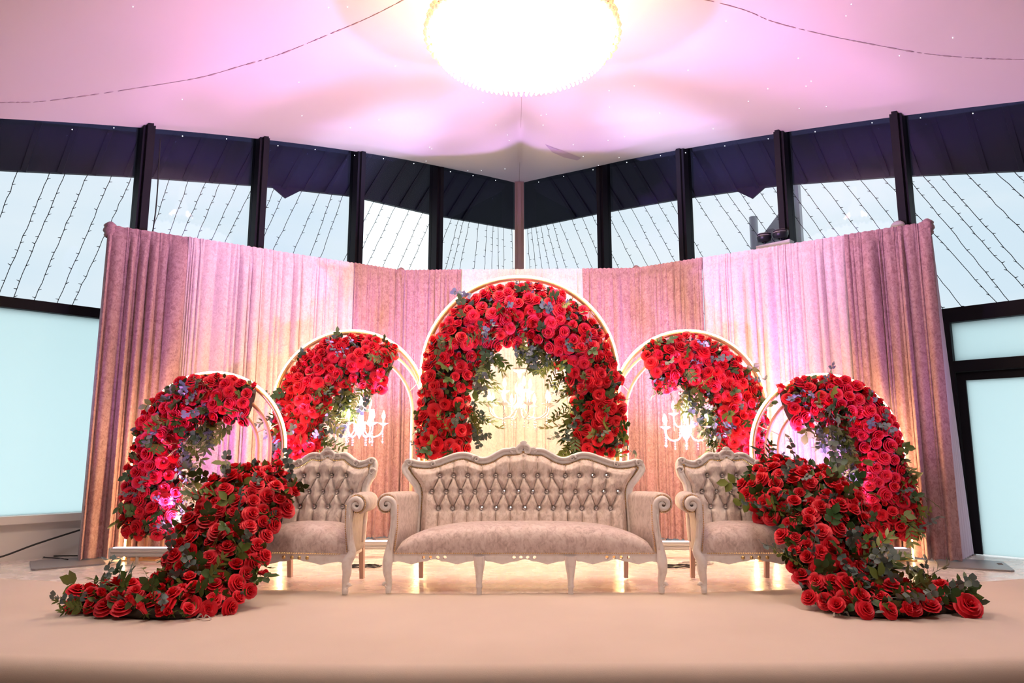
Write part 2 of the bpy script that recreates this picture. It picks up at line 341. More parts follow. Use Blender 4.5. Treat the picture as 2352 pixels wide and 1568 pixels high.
# windows, one per bay
n_w = 0; n_t = 0
def rect(s0, s1, z0, z1): return [(s0, z0), (s1, z0), (s1, z1), (s0, z1)]
ORD = ['beside the corner column', 'second from the corner column', 'third from the corner column', 'fourth from the corner column', 'fifth from the corner column', 'sixth from the corner column']
for sd, nm in ((-1, 'left'), (1, 'right')):
    F = wallf(sd); S = [.07]+POSTS
    for i in range(6):
        n_w += 1; s0, s1 = S[i]+(.06 if i else 0), S[i+1]-.06
        w = thing('window_%d' % n_w, (*wl(sd, (s0+s1)/2), .4), 'black framed window of the %s hand glass wall, %s' % (nm, ORD[i]), 'window', kind='structure')
        def part(name, polys, d0, d1, m_, smooth=False):
            mb = MB()
            for p in polys: mb.prism(p, d0, d1, f=F)
            o = mb.obj(name, m_, w, smooth, loc=-w.location); return o
        part('pane', [[(s0, 2.41), (s1, 2.41), (s1, wtop(s1, sd)+.25), (s0, wtop(s0, sd)+.25)]], .07, .082, M['clear'] if (sd < 0 and i == 2-0-0 and False) or (sd < 0 and i == 1) else M['glass'])
        door = sd > 0 and s1 > 5.97
        if not door:
            part('pane', [rect(s0, s1, .40, 2.31)], .07, .082, M['frost'])
            part('sill', [rect(s0-.06, s1+.06, .33, .40)], -.07, .12, M['whitewall'])
        part('transom', [rect(s0-.06, s1+.06, 2.31, 2.41)], 0.0, .13, M['frame'])
    for i, s in enumerate(POSTS):
        n_t += 1; mb = MB()
        zl = 2.41 if (sd > 0 and s > 5.9) else .33
        mb.prism(rect(s-.06, s+.06, zl, wtop(s, sd)+.25), -.05, .14, f=F)
        mb.prism(rect(s-.028, s+.028, zl, wtop(s, sd)+.25), -.09, -.05, f=F)
        tag(mb.obj('trim_%d' % n_t, M['frame'], smooth=False), 'black steel window post on the %s hand glass wall, %s' % (nm, ORD[i].replace('beside', 'nearest to')), 'post', kind='structure')
    mb = MB()   # dark band above glass
    ss = np.linspace(-.1, 18, 60)
    mb.prism([(s, wtop(s, sd)+.1) for s in ss]+[(18, 6.2), (-.1, 6.2)], .0, .12, f=F)
    n_t += 1; tag(mb.obj('trim_%d' % n_t, M['eave'], smooth=False), 'dark header above the %s hand glass wall' % nm, 'header', kind='structure')
    # eave with ribbed soffit
    E_ = thing('roof_eave', (*wl(sd, 4, 1), 4.5), 'dark roof overhang outside the %s hand glass wall' % nm, 'roof', kind='structure')
    mb = MB(); a_, b2 = [], []
    ss = np.linspace(-1.0, 16, 120)
    for s in ss:
        z = eave(sd, s); x, y = wl(sd, s, 1.0); a_.append((x, y, z)); x, y = wl(sd, max(s, -.05), .10); b2.append((x, y, max(wtop(max(s, 0), sd)+.2, z+.35)))
    mb.grid([a_, b2]); mb.obj('soffit', M['soffit'], E_, False, loc=-E_.location)
    mb = MB(); c_ = [(p[0]+sd*q*.06, p[1]+q*.06, p[2]+.0) for p in a_]; d_ = [(p[0]+sd*q*.06, p[1]+q*.06, p[2]+.9) for p in a_]
    mb.grid([a_, c_, d_]); mb.obj('fascia', M['eave'], E_, False, loc=-E_.location)
    mb = MB(); e_ = [(p[0], p[1], p[2]+.9) for p in b2]; mb.grid([d_, [(p[0], p[1], 7) for p in b2]]); mb.obj('roof_deck', M['eave'], E_, False, loc=-E_.location)
    for s in np.arange(.4, 8.6, .33):
        z = eave(sd, s); x, y = wl(sd, s, .98); x2, y2 = wl(sd, s, .16); z2 = max(wtop(s, sd)+.2, z+.35)
        mb = MB(); mb.tube([(x, y, z), (x2, y2, z2-.02)], .035, 4); mb.obj('rib', M['soffit'], E_, False, loc=-E_.location)
    # broken corner of the fascia sticking down
    s = 3.6 if sd < 0 else 3.55; mb = MB()
    mb.prism([(s-.22, eave(sd, s-.22)+.02), (s+.30, eave(sd, s+.3)+.02), (s+.06, eave(sd, s)-.16)], .97, 1.0, f=F)
    mb.obj('bent_flashing', M['eave'], E_, False, loc=-E_.location)

# corner column
mb = MB(); mb.box(C.x-.075, C.x+.075, C.y-.14, C.y+.1, 0, 5.55); mb.box(C.x-.03, C.x+.03, C.y-.19, C.y-.14, 0, 5.36)
tag(mb.obj('column', M['column'], smooth=False), 'mauve lit steel column where the two glass walls meet', 'column', kind='structure')

# glazed door on the right
F = wallf(1); D = thing('door_1', (*wl(1, 6.9), 0), 'black framed frosted glass door right of the curtains', 'door', kind='structure')
def dpart(name, polys, d0, d1, m_):
    mb = MB()
    for p in polys: mb.prism(p, d0, d1, f=F)
    return mb.obj(name, m_, D, False, loc=-D.location)
dpart('door_frame', [rect(5.97, 6.07, 0, 2.31), rect(6.07, 8.5, 2.26, 2.33), rect(8.4, 8.5, 0, 2.31)], -.02, .14, M['frame'])
dpart('door_head', [rect(6.07, 8.4, 1.76, 1.87)], -.02, .14, M['frame'])
dpart('pane', [rect(6.07, 8.4, 1.87, 2.26)], .06, .075, M['frost'])
leaf = dpart('door_leaf', [rect(6.075, 6.15, .01, 1.755), rect(7.2, 7.28, .01, 1.755), rect(6.15, 7.2, 1.675, 1.755)], .02, .09, M['frame'])
mb = MB(); mb.prism(rect(6.15, 7.2, .01, 1.675), .05, .065, f=F); mb.obj('pane', M['frost'], leaf, False)
leaf.matrix_basis = leaf.matrix_basis
leaf2 = dpart('door_leaf', [rect(7.285, 7.36, .01, 1.755), rect(8.32, 8.395, .01, 1.755), rect(7.36, 8.32, 1.675, 1.755)], .02, .09, M['frame'])
mb = MB(); mb.prism(rect(7.36, 8.32, .01, 1.675), .05, .065, f=F); mb.obj('pane', M['frost'], leaf2, False)

# window catch + cable on the left
mb = MB(); x, y = wl(-1, 5.72, -.06); mb.box(x-.05, x+.05, y-.03, y+.03, .40, .425); mb.box(x+.0, x+.05, y-.025, y+.01, .42, .47)
tag(mb.obj('window_handle', M['black'], smooth=False), 'small black window handle on the sill beside the left curtain', 'handle')
mb = MB(); x1, y1 = wl(-1, 5.68, -.09)
mb.tube(spline([(x1, y1, .41), (x1-.05, y1-.06, .34), (-4.3, 6.55, .16), (-4.55, 6.3, .05), (-4.9, 5.95, .012), (-5.3, 5.5, .008)], 30), .008, 6)
tag(mb.obj('power_cable', M['cable']), 'black cable sagging from the left window sill to the floor', 'cable')
mb = MB(); x, y = wl(-1, 5.64, -.03); mb.tube(spline([(x, y, 4.35), (x+.02, y-.01, 3.6), (x-.01, y, 2.9), (x, y-.02, .45)], 14), .007, 5)
tag(mb.obj('hanging_cable', M['cable']), 'thin black cable hanging beside the black post behind the left curtain', 'cable')

# emergency light on the right, behind the curtain
F = wallf(1, -.12)
EL = thing('emergency_light', (*wl(1, 4.38, -.12), 3.2), 'pink white emergency light box with two black lamps above right curtains', 'light')
mb = MB(); mb.prism(rect(4.17, 4.58, 3.02, 3.42), -.06, .07, f=F); mb.obj('housing', M['whitepl'], EL, False, loc=-EL.location)
for s in (4.27, 4.47):
    mb = MB(); x, y = wl(1, s, -.16); prof = [(.03, -.05), (.075, -.04), (.088, .0), (.088, .045), (.08, .05)]
    mb.lathe(prof, 14, (x, y, 3.50)); hd = mb.obj('lamp_head', M['black'], EL, loc=-EL.location)
    mb = MB(); mb.lathe([(.0, .052), (.082, .050), (.089, .02)], 14, (x, y, 3.50)); mb.obj('lens', M['steel'], hd)
    mb = MB(); mb.tube([(x, y, 3.42), (x, y, 3.47)], .012, 6); mb.obj('bracket', M['black'], EL, loc=-EL.location)
mb = MB(); x, y = wl(1, 5.71, -.13); mb.lathe([(0, .02), (.05, .018), (.075, 0), (.07, -.03), (0, -.04)], 16)
for i, v in enumerate(mb.v): mb.v[i] = (x+v[0]*q+v[2]*-q, y-v[0]*q-v[2]*q, 3.31+v[1])
tag(mb.obj('alarm_disc', M['whitepl']), 'round pinkish disc on the black post above the right end of the curtain', 'alarm')

# outside structure seen through the right glass
F = wallf(1, 3.0); OS = thing('roof_support', (*wl(1, 3, 3), -.6), 'grey steel roof support with gusset outside the right hand windows', 'post')
def opart(name, mb, m_, sm=False): return mb.obj(name, m_, OS, sm, loc=-OS.location)
mb = MB(); x, y = wl(1, 2.66, 3.0); mb.tube([(x, y, -.6), (x, y, 4.92)], .07, 14); autosmooth(opart('pole', mb, M['steel'], True))
mb = MB(); mb.prism([(2.70, 2.5), (2.70, 4.45), (3.22, 4.98), (3.22, 2.5)], -.02, .02, f=F); opart('gusset_plate', mb, M['steel'])
mb = MB(); mb.prism([(3.27, -.6), (3.27, 5.45), (3.47, 5.45), (3.47, -.6)], -.05, .05, f=F); opart('upright', mb, M['steel'])
mb = MB(); mb.prism(rect(2.92, 3.03, 4.43, 4.62), -.08, -.02, f=F); opart('junction_box', mb, M['plate'])
mb = MB(); mb.box(-60, 60, -30, 90, -.9, -.75); tag(mb.obj('ground', mat('wet_paving', (.30, .33, .34), .6), smooth=False), 'pale paving outside the hall', 'ground', kind='structure')

# fairy light strings outside the glass, hanging from the eave
FL = [(6.72, 7.13), (6.43, 6.92), (6.29, 6.8), (6.07, 6.62), (5.82, 6.42), (5.61, 6.29), (5.19, 5.69), (4.96, 5.57), (4.75, 5.54), (4.57, 5.33), (4.34, 5.23), (4.12, 5.13), (3.82, 4.71), (3.66, 4.65), (3.41, 4.52), (3.14, 4.17), (2.93, 3.81), (2.75, 3.66), (2.21, 3.56), (2.02, 3.34), (1.8, 3.16), (1.53, 2.88), (1.26, 2.6), (1.04, 2.39), (0.64, 1.89), (0.49, 1.36), (0.37, 1.2), (0.24, 0.95), (0.02, 0.38), (-0.19, 0.04), (-0.33, -0.23), (-0.46, -0.49), (-0.6, -0.63), (-0.81, -0.94)]
FR = [(-0.75, -0.52), (-0.65, -0.25), (-0.54, 0.03), (-0.42, 0.32), (-0.28, 0.65), (-0.13, 0.92), (0.03, 1.41), (0.31, 1.69), (0.54, 1.91), (0.76, 2.32), (1.08, 2.58), (1.3, 2.84), (1.56, 3.07), (1.81, 3.32), (2.07, 3.6), (2.29, 3.78), (2.72, 4.22), (3.02, 4.6), (3.23, 4.82), (3.41, 4.93), (3.68, 5.19), (3.9, 5.41), (4.1, 5.53), (4.28, 5.7), (4.55, 5.93), (4.81, 6.17), (5.03, 6.35), (5.29, 6.71), (5.55, 6.78), (5.72, 7.01), (5.89, 7.13), (6.15, 7.43), (6.43, 7.72), (6.59, 7.83)]
rnd = random.Random(5)
ORDN = ['first', 'second', 'third', 'fourth', 'fifth', 'sixth', 'seventh', 'eighth', 'ninth', 'tenth', 'eleventh', 'twelfth']
WN = ['corner window', 'second window from corner', 'third window from corner', 'fourth window from corner', 'fifth window from corner']
SP = [-9, .75, 2.35, 3.95, 5.45, 20]
for sd, lst, nm in ((-1, FL, 'left'), (1, FR, 'right')):
    for (s0, s1) in lst:
        z0 = eave(sd, s0)-.005; k = next(i for i in range(5) if SP[i] <= s0 < SP[i+1])
        mates = sorted([a for a, _ in lst if SP[k] <= a < SP[k+1]], key=lambda a: a*sd); od = ORDN[mates.index(s0)]
        pts = []; n = 26
        for i in range(n):
            u = i/(n-1); x, y = wl(sd, s0+(s1-s0)*u+rnd.uniform(-.006, .006), .985+rnd.uniform(-.004, .004)); pts.append((x, y, z0+(1.9-z0)*u))
        lab = 'dark fairy light string, %s from left outside the %s wall\'s %s' % (od, nm, WN[k])
        o = MB(); o.tube(pts, .0045, 3, cap=False)
        st = tag(o.obj('fairy_light_string', M['cable'], smooth=False, fix=False), lab, 'string lights', 'fairy light strings outside the glass')
        bm_ = MB()
        for i in range(1, n-1):
            if rnd.random() < .7:
                p = Vector(pts[i]); dv = Vector((rnd.choice((-1, 1))*.035, 0, rnd.uniform(.0, .02))); bm_.tube([p, p+dv], [.006, .003], 3, cap=False)
        bo = bm_.obj('bulbs', M['cable'], st, False, fix=False); bo['kind'] = 'stuff'

# ------------------------------------------------------------------ carpet
def ybk(x): return min(min(5.06+.036*x*x, 6.0)+.02*math.sin(x*3.1), 10.85-abs(x-.12))
P = []
for x in np.linspace(-6.1, 6.3, 130):
    row = []; yb, yf = ybk(x), yfr(x)
    row.append((x, yb, .001)); row.append((x, yb-.004, .010))
    for u in np.linspace(.03, 1, 12): row.append((x, yb+(yf+.09-yb)*u, .010))
    for k in range(1, 7):
        a = k/6*PI/2; row.append((x, yf+.09-.09*math.sin(a), .010-.09*(1-math.cos(a))))
    row.append((x, yf-.005, -.3)); row.append((x, yf, -.555))
    P.append(row)
mb = MB(); mb.grid(P)
tag(mb.obj('carpet', M['carpet']), 'peach carpet laid over the stage and folded down its front edge', 'carpet')

# ------------------------------------------------------------------ backdrop
L0, L1, R1, R0 = Vector((-3.95, 6.6)), Vector((-1.37, 8.35)), Vector((1.51, 8.25)), Vector((4.03, 6.51))
CH = [L0, L1, R1, R0]; SL = [(CH[i+1]-CH[i]).length for i in range(3)]
def along(s):
    for i in range(3):
        if s <= SL[i] or i == 2:
            d = (CH[i+1]-CH[i]).normalized(); n = Vector((d.y, -d.x)); return CH[i]+d*s, n
        s -= SL[i]
bf = thing('backdrop_stand', (0, 7.5, 0), 'pipe and drape stand with grey steel base plates carrying the curtains', 'stand')
for i, p in enumerate(CH):
    mb = MB(); mb.tube([(p.x, p.y, 0.01), (p.x, p.y, 3.035)], .022, 10); mb.obj('upright', M['steel'], bf, loc=-bf.location)
for i in range(3):
    mb = MB(); dd = (CH[i+1]-CH[i]).normalized()*.09; mb.tube([(*(CH[i]+dd), 3.13), (*(CH[i+1]-dd), 3.13)], .014, 8); mb.obj('crossbar', M['steel'], bf, loc=-bf.location)
for (cx, cy, rz, hole) in ((-3.94, 6.40, .62, 0), (-1.37, 8.35, .3, 0), (1.51, 8.25, -.3, 0), (4.02, 6.32, -.45, 1)):
    mb = MB(); c_, s_ = math.cos(rz), math.sin(rz); h = .27
    op = [(-h, -h+.03), (-h+.03, -h), (h-.03, -h), (h, -h+.03), (h, h-.03), (h-.03, h), (-h+.03, h), (-h, h-.03)]
    hl = [[(h-.07, .03), (h-.03, .03), (h-.03, .13), (h-.07, .13)]] if hole else []
    mb.prism(op, .002, .014, hl, f=lambda p, d: (cx+p[0]*c_-p[1]*s_, cy+p[0]*s_+p[1]*c_, d)); mb.obj('base_plate', M['plate'], bf, False, loc=-bf.location)

NC = [0]
def curtain(label, s0, s1, m_, seed, pleat=.10, amp=.035, ztop=3.17, path=along, off=.03, flare=0, knots=(), top_amp=.010, wtop_=None):
    NC[0] += 1; off = .03 if NC[0] % 2 else .045
    rnd = random.Random(seed); Ld = s1-s0; npl = max(3, int(Ld/pleat)); TT = (0, .025, .07, .15, .28, .43, .57, .72, .85, .93, .975); nx = npl*len(TT)
    # irregular pleat edges
    wds = [rnd.choice((.35, .5, .8, 1.1, 1.6, 2.2)) for _ in range(npl)]; tot = sum(wds); cum = [0]
    for w in wds: cum.append(cum[-1]+w/tot)
    am = [rnd.choice((.25, .35, .5, .8))*amp*min(1.5, wds[i]*npl/tot+.25) for i in range(npl)]; ex = [rnd.choice((.8, .9, 1.1, .4)) for _ in range(npl)]; drift = [rnd.uniform(-.8, .8) for _ in range(npl)]
    zs = [0, .012, .03, .08, .16, .3, .5, .7, .88, .955, .965, .975, .985, .993, 1]
    P = []
    for zi, v in enumerate(zs):
        z = .02+(ztop-.02)*v; row = []
        for j in range(nx+1):
            k = min(npl-1, j//len(TT)); t = TT[j % len(TT)] if j < nx else 1.0
            u = cum[k]+(cum[k+1]-cum[k])*t
            tt = min(1, max(0, t+drift[k]*.35*math.sin(PI*t)*(1-v)))
            d = am[k]*(abs(math.sin(PI*tt))**ex[k])+.016*math.sin(u*Ld*11+seed)+.010*math.sin(u*Ld*23+seed*2+v*1.2)+.016
            fine = top_amp*abs(math.sin(u*npl*2.7*PI+3*math.sin(u*31)))
            if v > .95: d = fine+.3*d*(1-v)/.05+(.012 if v < .97 else .004)
            else: d = d*(.75+.35*(1-v))+fine*max(0, (v-.7)/.3)
            hem = 1+.25*max(0, .03-v)/.03
            uu = u
            if flare: uu = u*(1+flare*(1-v))-flare*.5*(1-v)*(0 if flare else 0)
            p, nrm = path(s0-.002+uu*(Ld+.004))
            p2 = p+nrm*(off+d*hem)
            zz = z+(.006*math.sin(j*.9+seed) if v < .01 else 0)+(.012*math.sin(u*npl*2.1*PI) *.3 if v == 1 else 0)
            row.append((p2.x, p2.y, zz))
        P.append(row)
    mb = MB(); mb.grid(P)
    # rod pocket over the back of the bar
    r0 = P[-1]; bk = []; 
    for j in range(nx+1):
        k = min(npl-1, j//len(TT)); t = TT[j % len(TT)] if j < nx else 1.0
        p, nrm = path(s0-.002+(s1-s0+.004)*(cum[k]+(cum[k+1]-cum[k])*t)); bk.append((p.x-nrm.x*.03, p.y-nrm.y*.03, ztop-.03))
    bk2 = [(b[0], b[1], ztop-.12) for b in bk]
    mb.grid([r0, bk, bk2])
    o = tag(mb.obj('curtain', m_, fix=False), label, 'curtain', 'velvet curtains of the backdrop')
    for ks in knots:
        p, nrm = path(ks); mb = MB(); kn = []
        for i in range(9):
            v = i/8; r = .035+.018*math.sin(v*PI)+.006*math.sin(i*2.3)
            kn.append((r*(1.0 if i < 8 else .5), v*.16))
        mb.lathe(kn+[(0.001, .165)], 12, (p.x+nrm.x*.01, p.y+nrm.y*.01, ztop-.12), ripple=.14); mb.obj('gathered_corner', m_, o)
    return o
sA, sB, sC = SL[0], SL[0]+SL[1], sum(SL)
curtain('dusty rose crushed velvet curtain at the left end of the backdrop', -.02, .70, M['dusty'], 1, .075, .085, knots=(0.0,))
curtain('pale pink velvet curtain behind the small left arch, beside the dusty end curtain', .70, 1.56, M['pale'], 2, .06, .055)
curtain('pale pink velvet curtain with sharp pleats behind the second arch from the left', 1.56, 2.50, M['pale'], 12, .065, .06)
curtain('dusty rose velvet curtain between the second arch from the left and tall middle arch', 2.50, sA+.75, M['dusty'], 3, .052, .055, knots=(sA,))
curtain('whitish velvet curtain behind the tall middle arch', sA+.75, sA+2.23, M['ivory'], 4, .075, .045)
curtain('dusty rose velvet curtain between the tall middle arch and second arch from the right', sA+2.23, sB+.84, M['dusty'], 5, .052, .055, knots=(sB,))
curtain('pale pink velvet curtain behind the second arch from the right', sB+.84, sB+2.33, M['pale'], 6, .07, .065)
curtain('dusty rose crushed velvet curtain at the right end of the backdrop', sB+2.33, sC+.03, M['dusty'], 7, .06, .08, knots=(sC,))
def retpath(s):
    d = Vector((.42, .44)).normalized(); return Vector((4.07, 6.56))+d*s, Vector((d.y, -d.x))
# purple lit lining wraps round the right end
P = []
for v in [0, .02, .1, .25, .45, .65, .85, 1]:
    row = []
    for j in range(40):
        u = j/39; w = .06+.42*(1-v)**1.1; p, n_ = retpath(u*w); d = .03*abs(math.sin(u*5*PI))**.6*(1-.5*v); row.append((p.x+n_.x*d, p.y+n_.y*d, .015+3.05*v))
    P.append(row)
mb = MB(); mb.grid(P); tag(mb.obj('sheer_curtain', M['lilac'], fix=False), 'purple lit lining cloth wrapped behind the right end of the backdrop', 'curtain')

# ------------------------------------------------------------------ light battens, cables
BL = ['white light batten on the floor under the small left arch', 'white light batten between the left armchair and the sofa', 'white light batten between the sofa and the right armchair', 'white light batten on the floor under the small right arch']
for (x, y), lb in zip(BAT, BL):
    t = thing('light_batten', (x, y, 0), lb, 'light', 'light battens on the floor')
    def bp(name, f, m_, sm=False):
        mb = MB(); f(mb); return mb.obj(name, m_, t, sm)
    bp('housing', lambda m_: (m_.box(-.5, .5, -.035, .035, .075, .145), m_.box(-.5, .5, -.042, .042, .085, .10), m_.box(-.5, .5, -.042, .042, .115, .13)), M['whitepl'])
    bp('end_cap', lambda m_: m_.box(-.515, -.5, -.045, .045, .07, .15), M['whitepl']); bp('end_cap', lambda m_: m_.box(.5, .515, -.045, .045, .07, .15), M['whitepl'])
    bp('lens', lambda m_: m_.box(-.49, .49, -.025, .025, .145, .152), M['whiteled'])
    for sx in (-.32, .32):
        fo = bp('foot', lambda m_: (m_.box(sx-.04, sx+.04, -.05, .05, .002, .012), m_.box(sx-.04, sx-.032, -.02, .02, .01, .09), m_.box(sx+.032, sx+.04, -.02, .02, .01, .09)), M['whitepl'])
        mb = MB(); mb.tube([(sx-.06, 0, .08), (sx+.06, 0, .08)], .014, 8); mb.obj('knob', M['black'], fo)
def coil(cx, cy, r, turns, seed):
    rnd = random.Random(seed); pts = []
    for i in range(turns*14):
        a = i/14*2*PI; rr = r*(1+.15*math.sin(a*.37)); pts.append((cx+rr*math.cos(a)*1.5, cy+rr*math.sin(a)*.6, .008+.004*(i % 3)))
    return pts
for (x, y, m_, lb) in ((-1.27, 6.2, 'cable', 'black cable loop on the floor beside the left armchair'), (1.42, 6.2, 'cable', 'black cable loop on the floor right of the sofa'), (1.62, 6.35, 'whitepl', 'white cable coil on the floor behind the right armchair'), (3.2, 6.12, 'cable', 'black cable loop on the floor under the right light batten'), (-2.75, 6.1, 'cable', 'black cable on the floor under the left light batten')):
    mb = MB(); mb.tube(coil(x, y, .09, 2, 3), .006, 5); tag(mb.obj('floor_cable', M[m_]), lb, 'cable')
mb = MB(); mb.tube(spline([(-4.0, 6.5, .02), (-4.15, 6.62, .012), (-4.35, 6.7, .01), (-4.3, 6.78, .01), (-4.0, 6.8, .01)], 20), .006, 5)
tag(mb.obj('floor_cable', M['cable']), 'thin black cable on the floor behind the left base plate', 'cable')

# ------------------------------------------------------------------ arches
def hoop_pts(cx, cy, zc, R, n=40, z0=.0):
    pts = [(cx-R, cy, z) for z in np.linspace(z0, zc, 8)[:-1]]
    pts += [(cx-R*math.cos(a), cy, zc+R*math.sin(a)) for a in np.linspace(0, PI, n)]
    pts += [(cx+R, cy, z) for z in np.linspace(zc, z0, 8)[1:]]
    return pts
def arch(label, cx, cy, R, H, hoops):
    t = thing('arch', (cx, cy, 0), label, 'arch', 'gold arches with light strips'); zc = H-R
    names = ['outer_hoop', 'middle_hoop', 'inner_hoop']
    for i, (dr, dy, dz) in enumerate(hoops):
        mb = MB(); mb.tube(hoop_pts(0, dy, zc-dz, R-dr), .022 if i == 0 else .017, 10); mb.obj(names[i], M['gold'] if i == 0 else M['bronze'], t)
    mb = MB(); mb.tube([(p[0], p[1], p[2]) for p in hoop_pts(0, -.006, zc, R+.023)], .0115, 8); o = mb.obj('light_strip', M['led'], t); o['label'] = 'glowing warm white light strip'
    for a in (20, 55, 90, 125, 160):
        a = math.radians(a); dr, dy, dz = hoops[-1]; ri = R-dr
        mb = MB(); mb.tube([(R*math.cos(a), 0, zc+R*math.sin(a)), (ri*math.cos(a), dy, zc-dz+ri*math.sin(a))], .005, 5); mb.obj('spoke', M['gold'], t)
    for sx in (-1, 1):
        w = hoops[-1][0]/2; mb = MB(); mb.box(sx*(R-w)-w-.025, sx*(R-w)+w+.025, -.07, max(h[1] for h in hoops)+.05, .002, .014); mb.obj('base_plate', M['gold'], t, False)
    return t
NEST = [(0, 0, 0), (.14, .04, 0), (.27, .08, 0)]; NEST2 = [(0, 0, 0), (.025, .25, .06), (.13, .12, .06)]
ARC = {'SL': (-2.83, 6.6, .69, 1.70), 'SR': (2.94, 6.58, .69, 1.68), 'ML': (-1.655, 7.1, .755, 2.19), 'MR': (1.81, 7.1, .76, 2.19), 'CC': (.075, 6.8, .945, 2.69)}
arch('small gold arch with light strip at the left end of the row', *ARC['SL'], NEST)
arch('small gold arch with light strip at the right end of the row', *ARC['SR'], NEST)
arch('medium gold arch with light strip left of the tall middle arch', *ARC['ML'], NEST2)
arch('medium gold arch with light strip right of the tall middle arch', *ARC['MR'], NEST2)
arch('tallest gold arch with light strip behind the sofa', *ARC['CC'], [(0, 0, 0), (.025, .16, .06), (.13, .08, .06)])

# ------------------------------------------------------------------ flower meshes
def rose_mesh(seed, layers, name):
    rnd = random.Random(seed); mb = MB()
    mb.lathe([(.03, .36), (.055, .5), (.05, .6), (.02, .63), (.0, .60)], 6)
    for (cnt, rb, rt, h, wdeg, curl) in layers:
        ph = rnd.uniform(0, 6.28)
        for i in range(cnt):
            a0 = ph+2*PI*i/cnt+rnd.uniform(-.12, .12); w = math.radians(wdeg)*rnd.uniform(.92, 1.08); hh = h*rnd.uniform(.92, 1.06); P = []
            for v in (0, .4, .75, 1.0):
                row = []
                for u in (-1, -.4, .4, 1):
                    a = a0+u*w/2*(.55+.45*min(1, v*1.7))*(1 if v < .9 else .82)
                    r = rb+(rt-rb)*(v**1.3)+curl*.9*max(0, v-.55)+.018*abs(u)*(1 if u > 0 else -.6)
                    z = .02+hh*math.sin(v*PI/2*.98)-curl*1.3*max(0, v-.6)**1.0-.07*h*u*u*v
                    if abs(u) < .5 and v == 1: z += .015; r += curl*.12
                    row.append((r*math.cos(a), r*math.sin(a), z))
                P.append(row)
            mb.grid(P)
    for i in range(5):
        a = 2*PI*i/5; c_, s_ = math.cos(a), math.sin(a)
        mb.add([(.05*c_-.05*s_, .05*s_+.05*c_, .02), (.05*c_+.05*s_, .05*s_-.05*c_, .02), (.36*c_, .36*s_, -.03), (0, 0, -.06)], [(0, 1, 2), (0, 3, 1)], 1)
    mb.tube([(0, 0, .06), (0, 0, -.35)], [.10, .022], 5, mi=1)
    return mb.mesh(name, [M['petal'], M['sepal']], True, fix=False)
FULL = [(2, .02, .06, .64, 200, 0), (3, .05, .11, .63, 155, .01), (3, .06, .17, .61, 145, .03), (4, .08, .24, .57, 118, .05), (5, .09, .32, .50, 100, .08), (5, .10, .40, .40, 98, .13), (6, .10, .47, .26, 90, .18)]
HALF = [(2, .02, .06, .70, 200, 0), (3, .05, .11, .69, 155, .01), (3, .07, .18, .66, 145, .03), (4, .09, .27, .60, 118, .06), (5, .10, .36, .50, 102, .11)]
CUP = [(2, .02, .07, .58, 200, 0), (3, .06, .13, .59, 155, .01), (4, .08, .21, .60, 125, .02), (4, .10, .30, .58, 118, .04), (5, .11, .38, .52, 102, .08), (5, .11, .45, .42, 98, .12)]
BUD = [(3, .05, .09, .72, 170, 0), (3, .08, .14, .70, 150, .01), (4, .09, .19, .60, 120, .03)]
ROSES = [rose_mesh(1, FULL, 'rose_full'), rose_mesh(2, FULL, 'rose_open'), rose_mesh(3, HALF, 'rose_half'), rose_mesh(4, CUP, 'rose_cup'), rose_mesh(5, BUD, 'rose_bud')]

def leaf_geo(mb, base, d, up, ln, wd, mi=0, fold=.15, droop=.15, round_=False):
    d = Vector(d).normalized(); s = d.cross(Vector(up))
    if s.length < 1e-4: s = d.cross(Vector((1, 0, 0)))
    s.normalize(); n = s.cross(d); P = []
    for t in (0, .3, .65, 1.0):
        w = wd*(math.sin(PI*min(.98, t*.86+.1))**(.6 if round_ else 1.0))*(1 if t < 1 else (.5 if round_ else .05))
        if t == 0: w = wd*.15
        c = Vector(base)+d*ln*t-n*droop*ln*t*t
        P.append([c-s*w+n*fold*w, c, c+s*w+n*fold*w])
    mb.grid(P, mi)
def sprig(kind, seed):
    rnd = random.Random(seed); mb = MB()
    if kind == 'rose':
        mb.tube([(0, 0, 0), (.006, 0, .05), (0, .004, .11)], .0022, 4, cap=False, mi=0)
        for (z, sx) in ((.05, 1), (.055, -1), (.085, 1), (.09, -1)): leaf_geo(mb, (0, 0, z), (sx, rnd.uniform(-.3, .3), .55), (0, -1, .3), .055, .021)
        leaf_geo(mb, (0, 0, .105), (0, .1, 1), (0, -1, .2), .065, .024); m_ = M['leafdark']
    elif kind == 'euca':
        ln = .20; pts = [(.02*math.sin(t*4+seed), .015*math.cos(t*3), t*ln) for t in np.linspace(0, 1, 7)]; mb.tube(pts, .002, 4, cap=False)
        for i in range(1, 7):
            for sx in (-1, 1): leaf_geo(mb, pts[i], (sx*math.cos(i), sx*math.sin(i)*.6, .45), (0, -1, .4), .036, .019, round_=True)
        m_ = M['leafgrey']
    elif kind == 'willow':
        ln = .22; pts = [(.03*t*t, .02*math.sin(t*3+seed), t*ln) for t in np.linspace(0, 1, 7)]; mb.tube(pts, .002, 4, cap=False)
        for i in range(1, 7):
            for sx in (-1, 1): leaf_geo(mb, pts[i], (sx, rnd.uniform(-.5, .5), .9), (0, -1, .3), .065, .011)
        leaf_geo(mb, pts[-1], (.1, 0, 1), (0, -1, 0), .06, .01); m_ = M['leafolive']
    else:   # broad green pair
        mb.tube([(0, 0, 0), (0, .01, .09)], .0022, 4, cap=False)
        for (z, sx) in ((.05, 1), (.07, -1)): leaf_geo(mb, (0, 0, z), (sx, rnd.uniform(-.3, .3), .7), (0, -1, .3), .075, .026)
        leaf_geo(mb, (0, 0, .09), (0, .2, 1), (0, -1, .2), .08, .027); m_ = M['leafolive']
    return mb.mesh('leaf_'+kind, m_, True, fix=False)
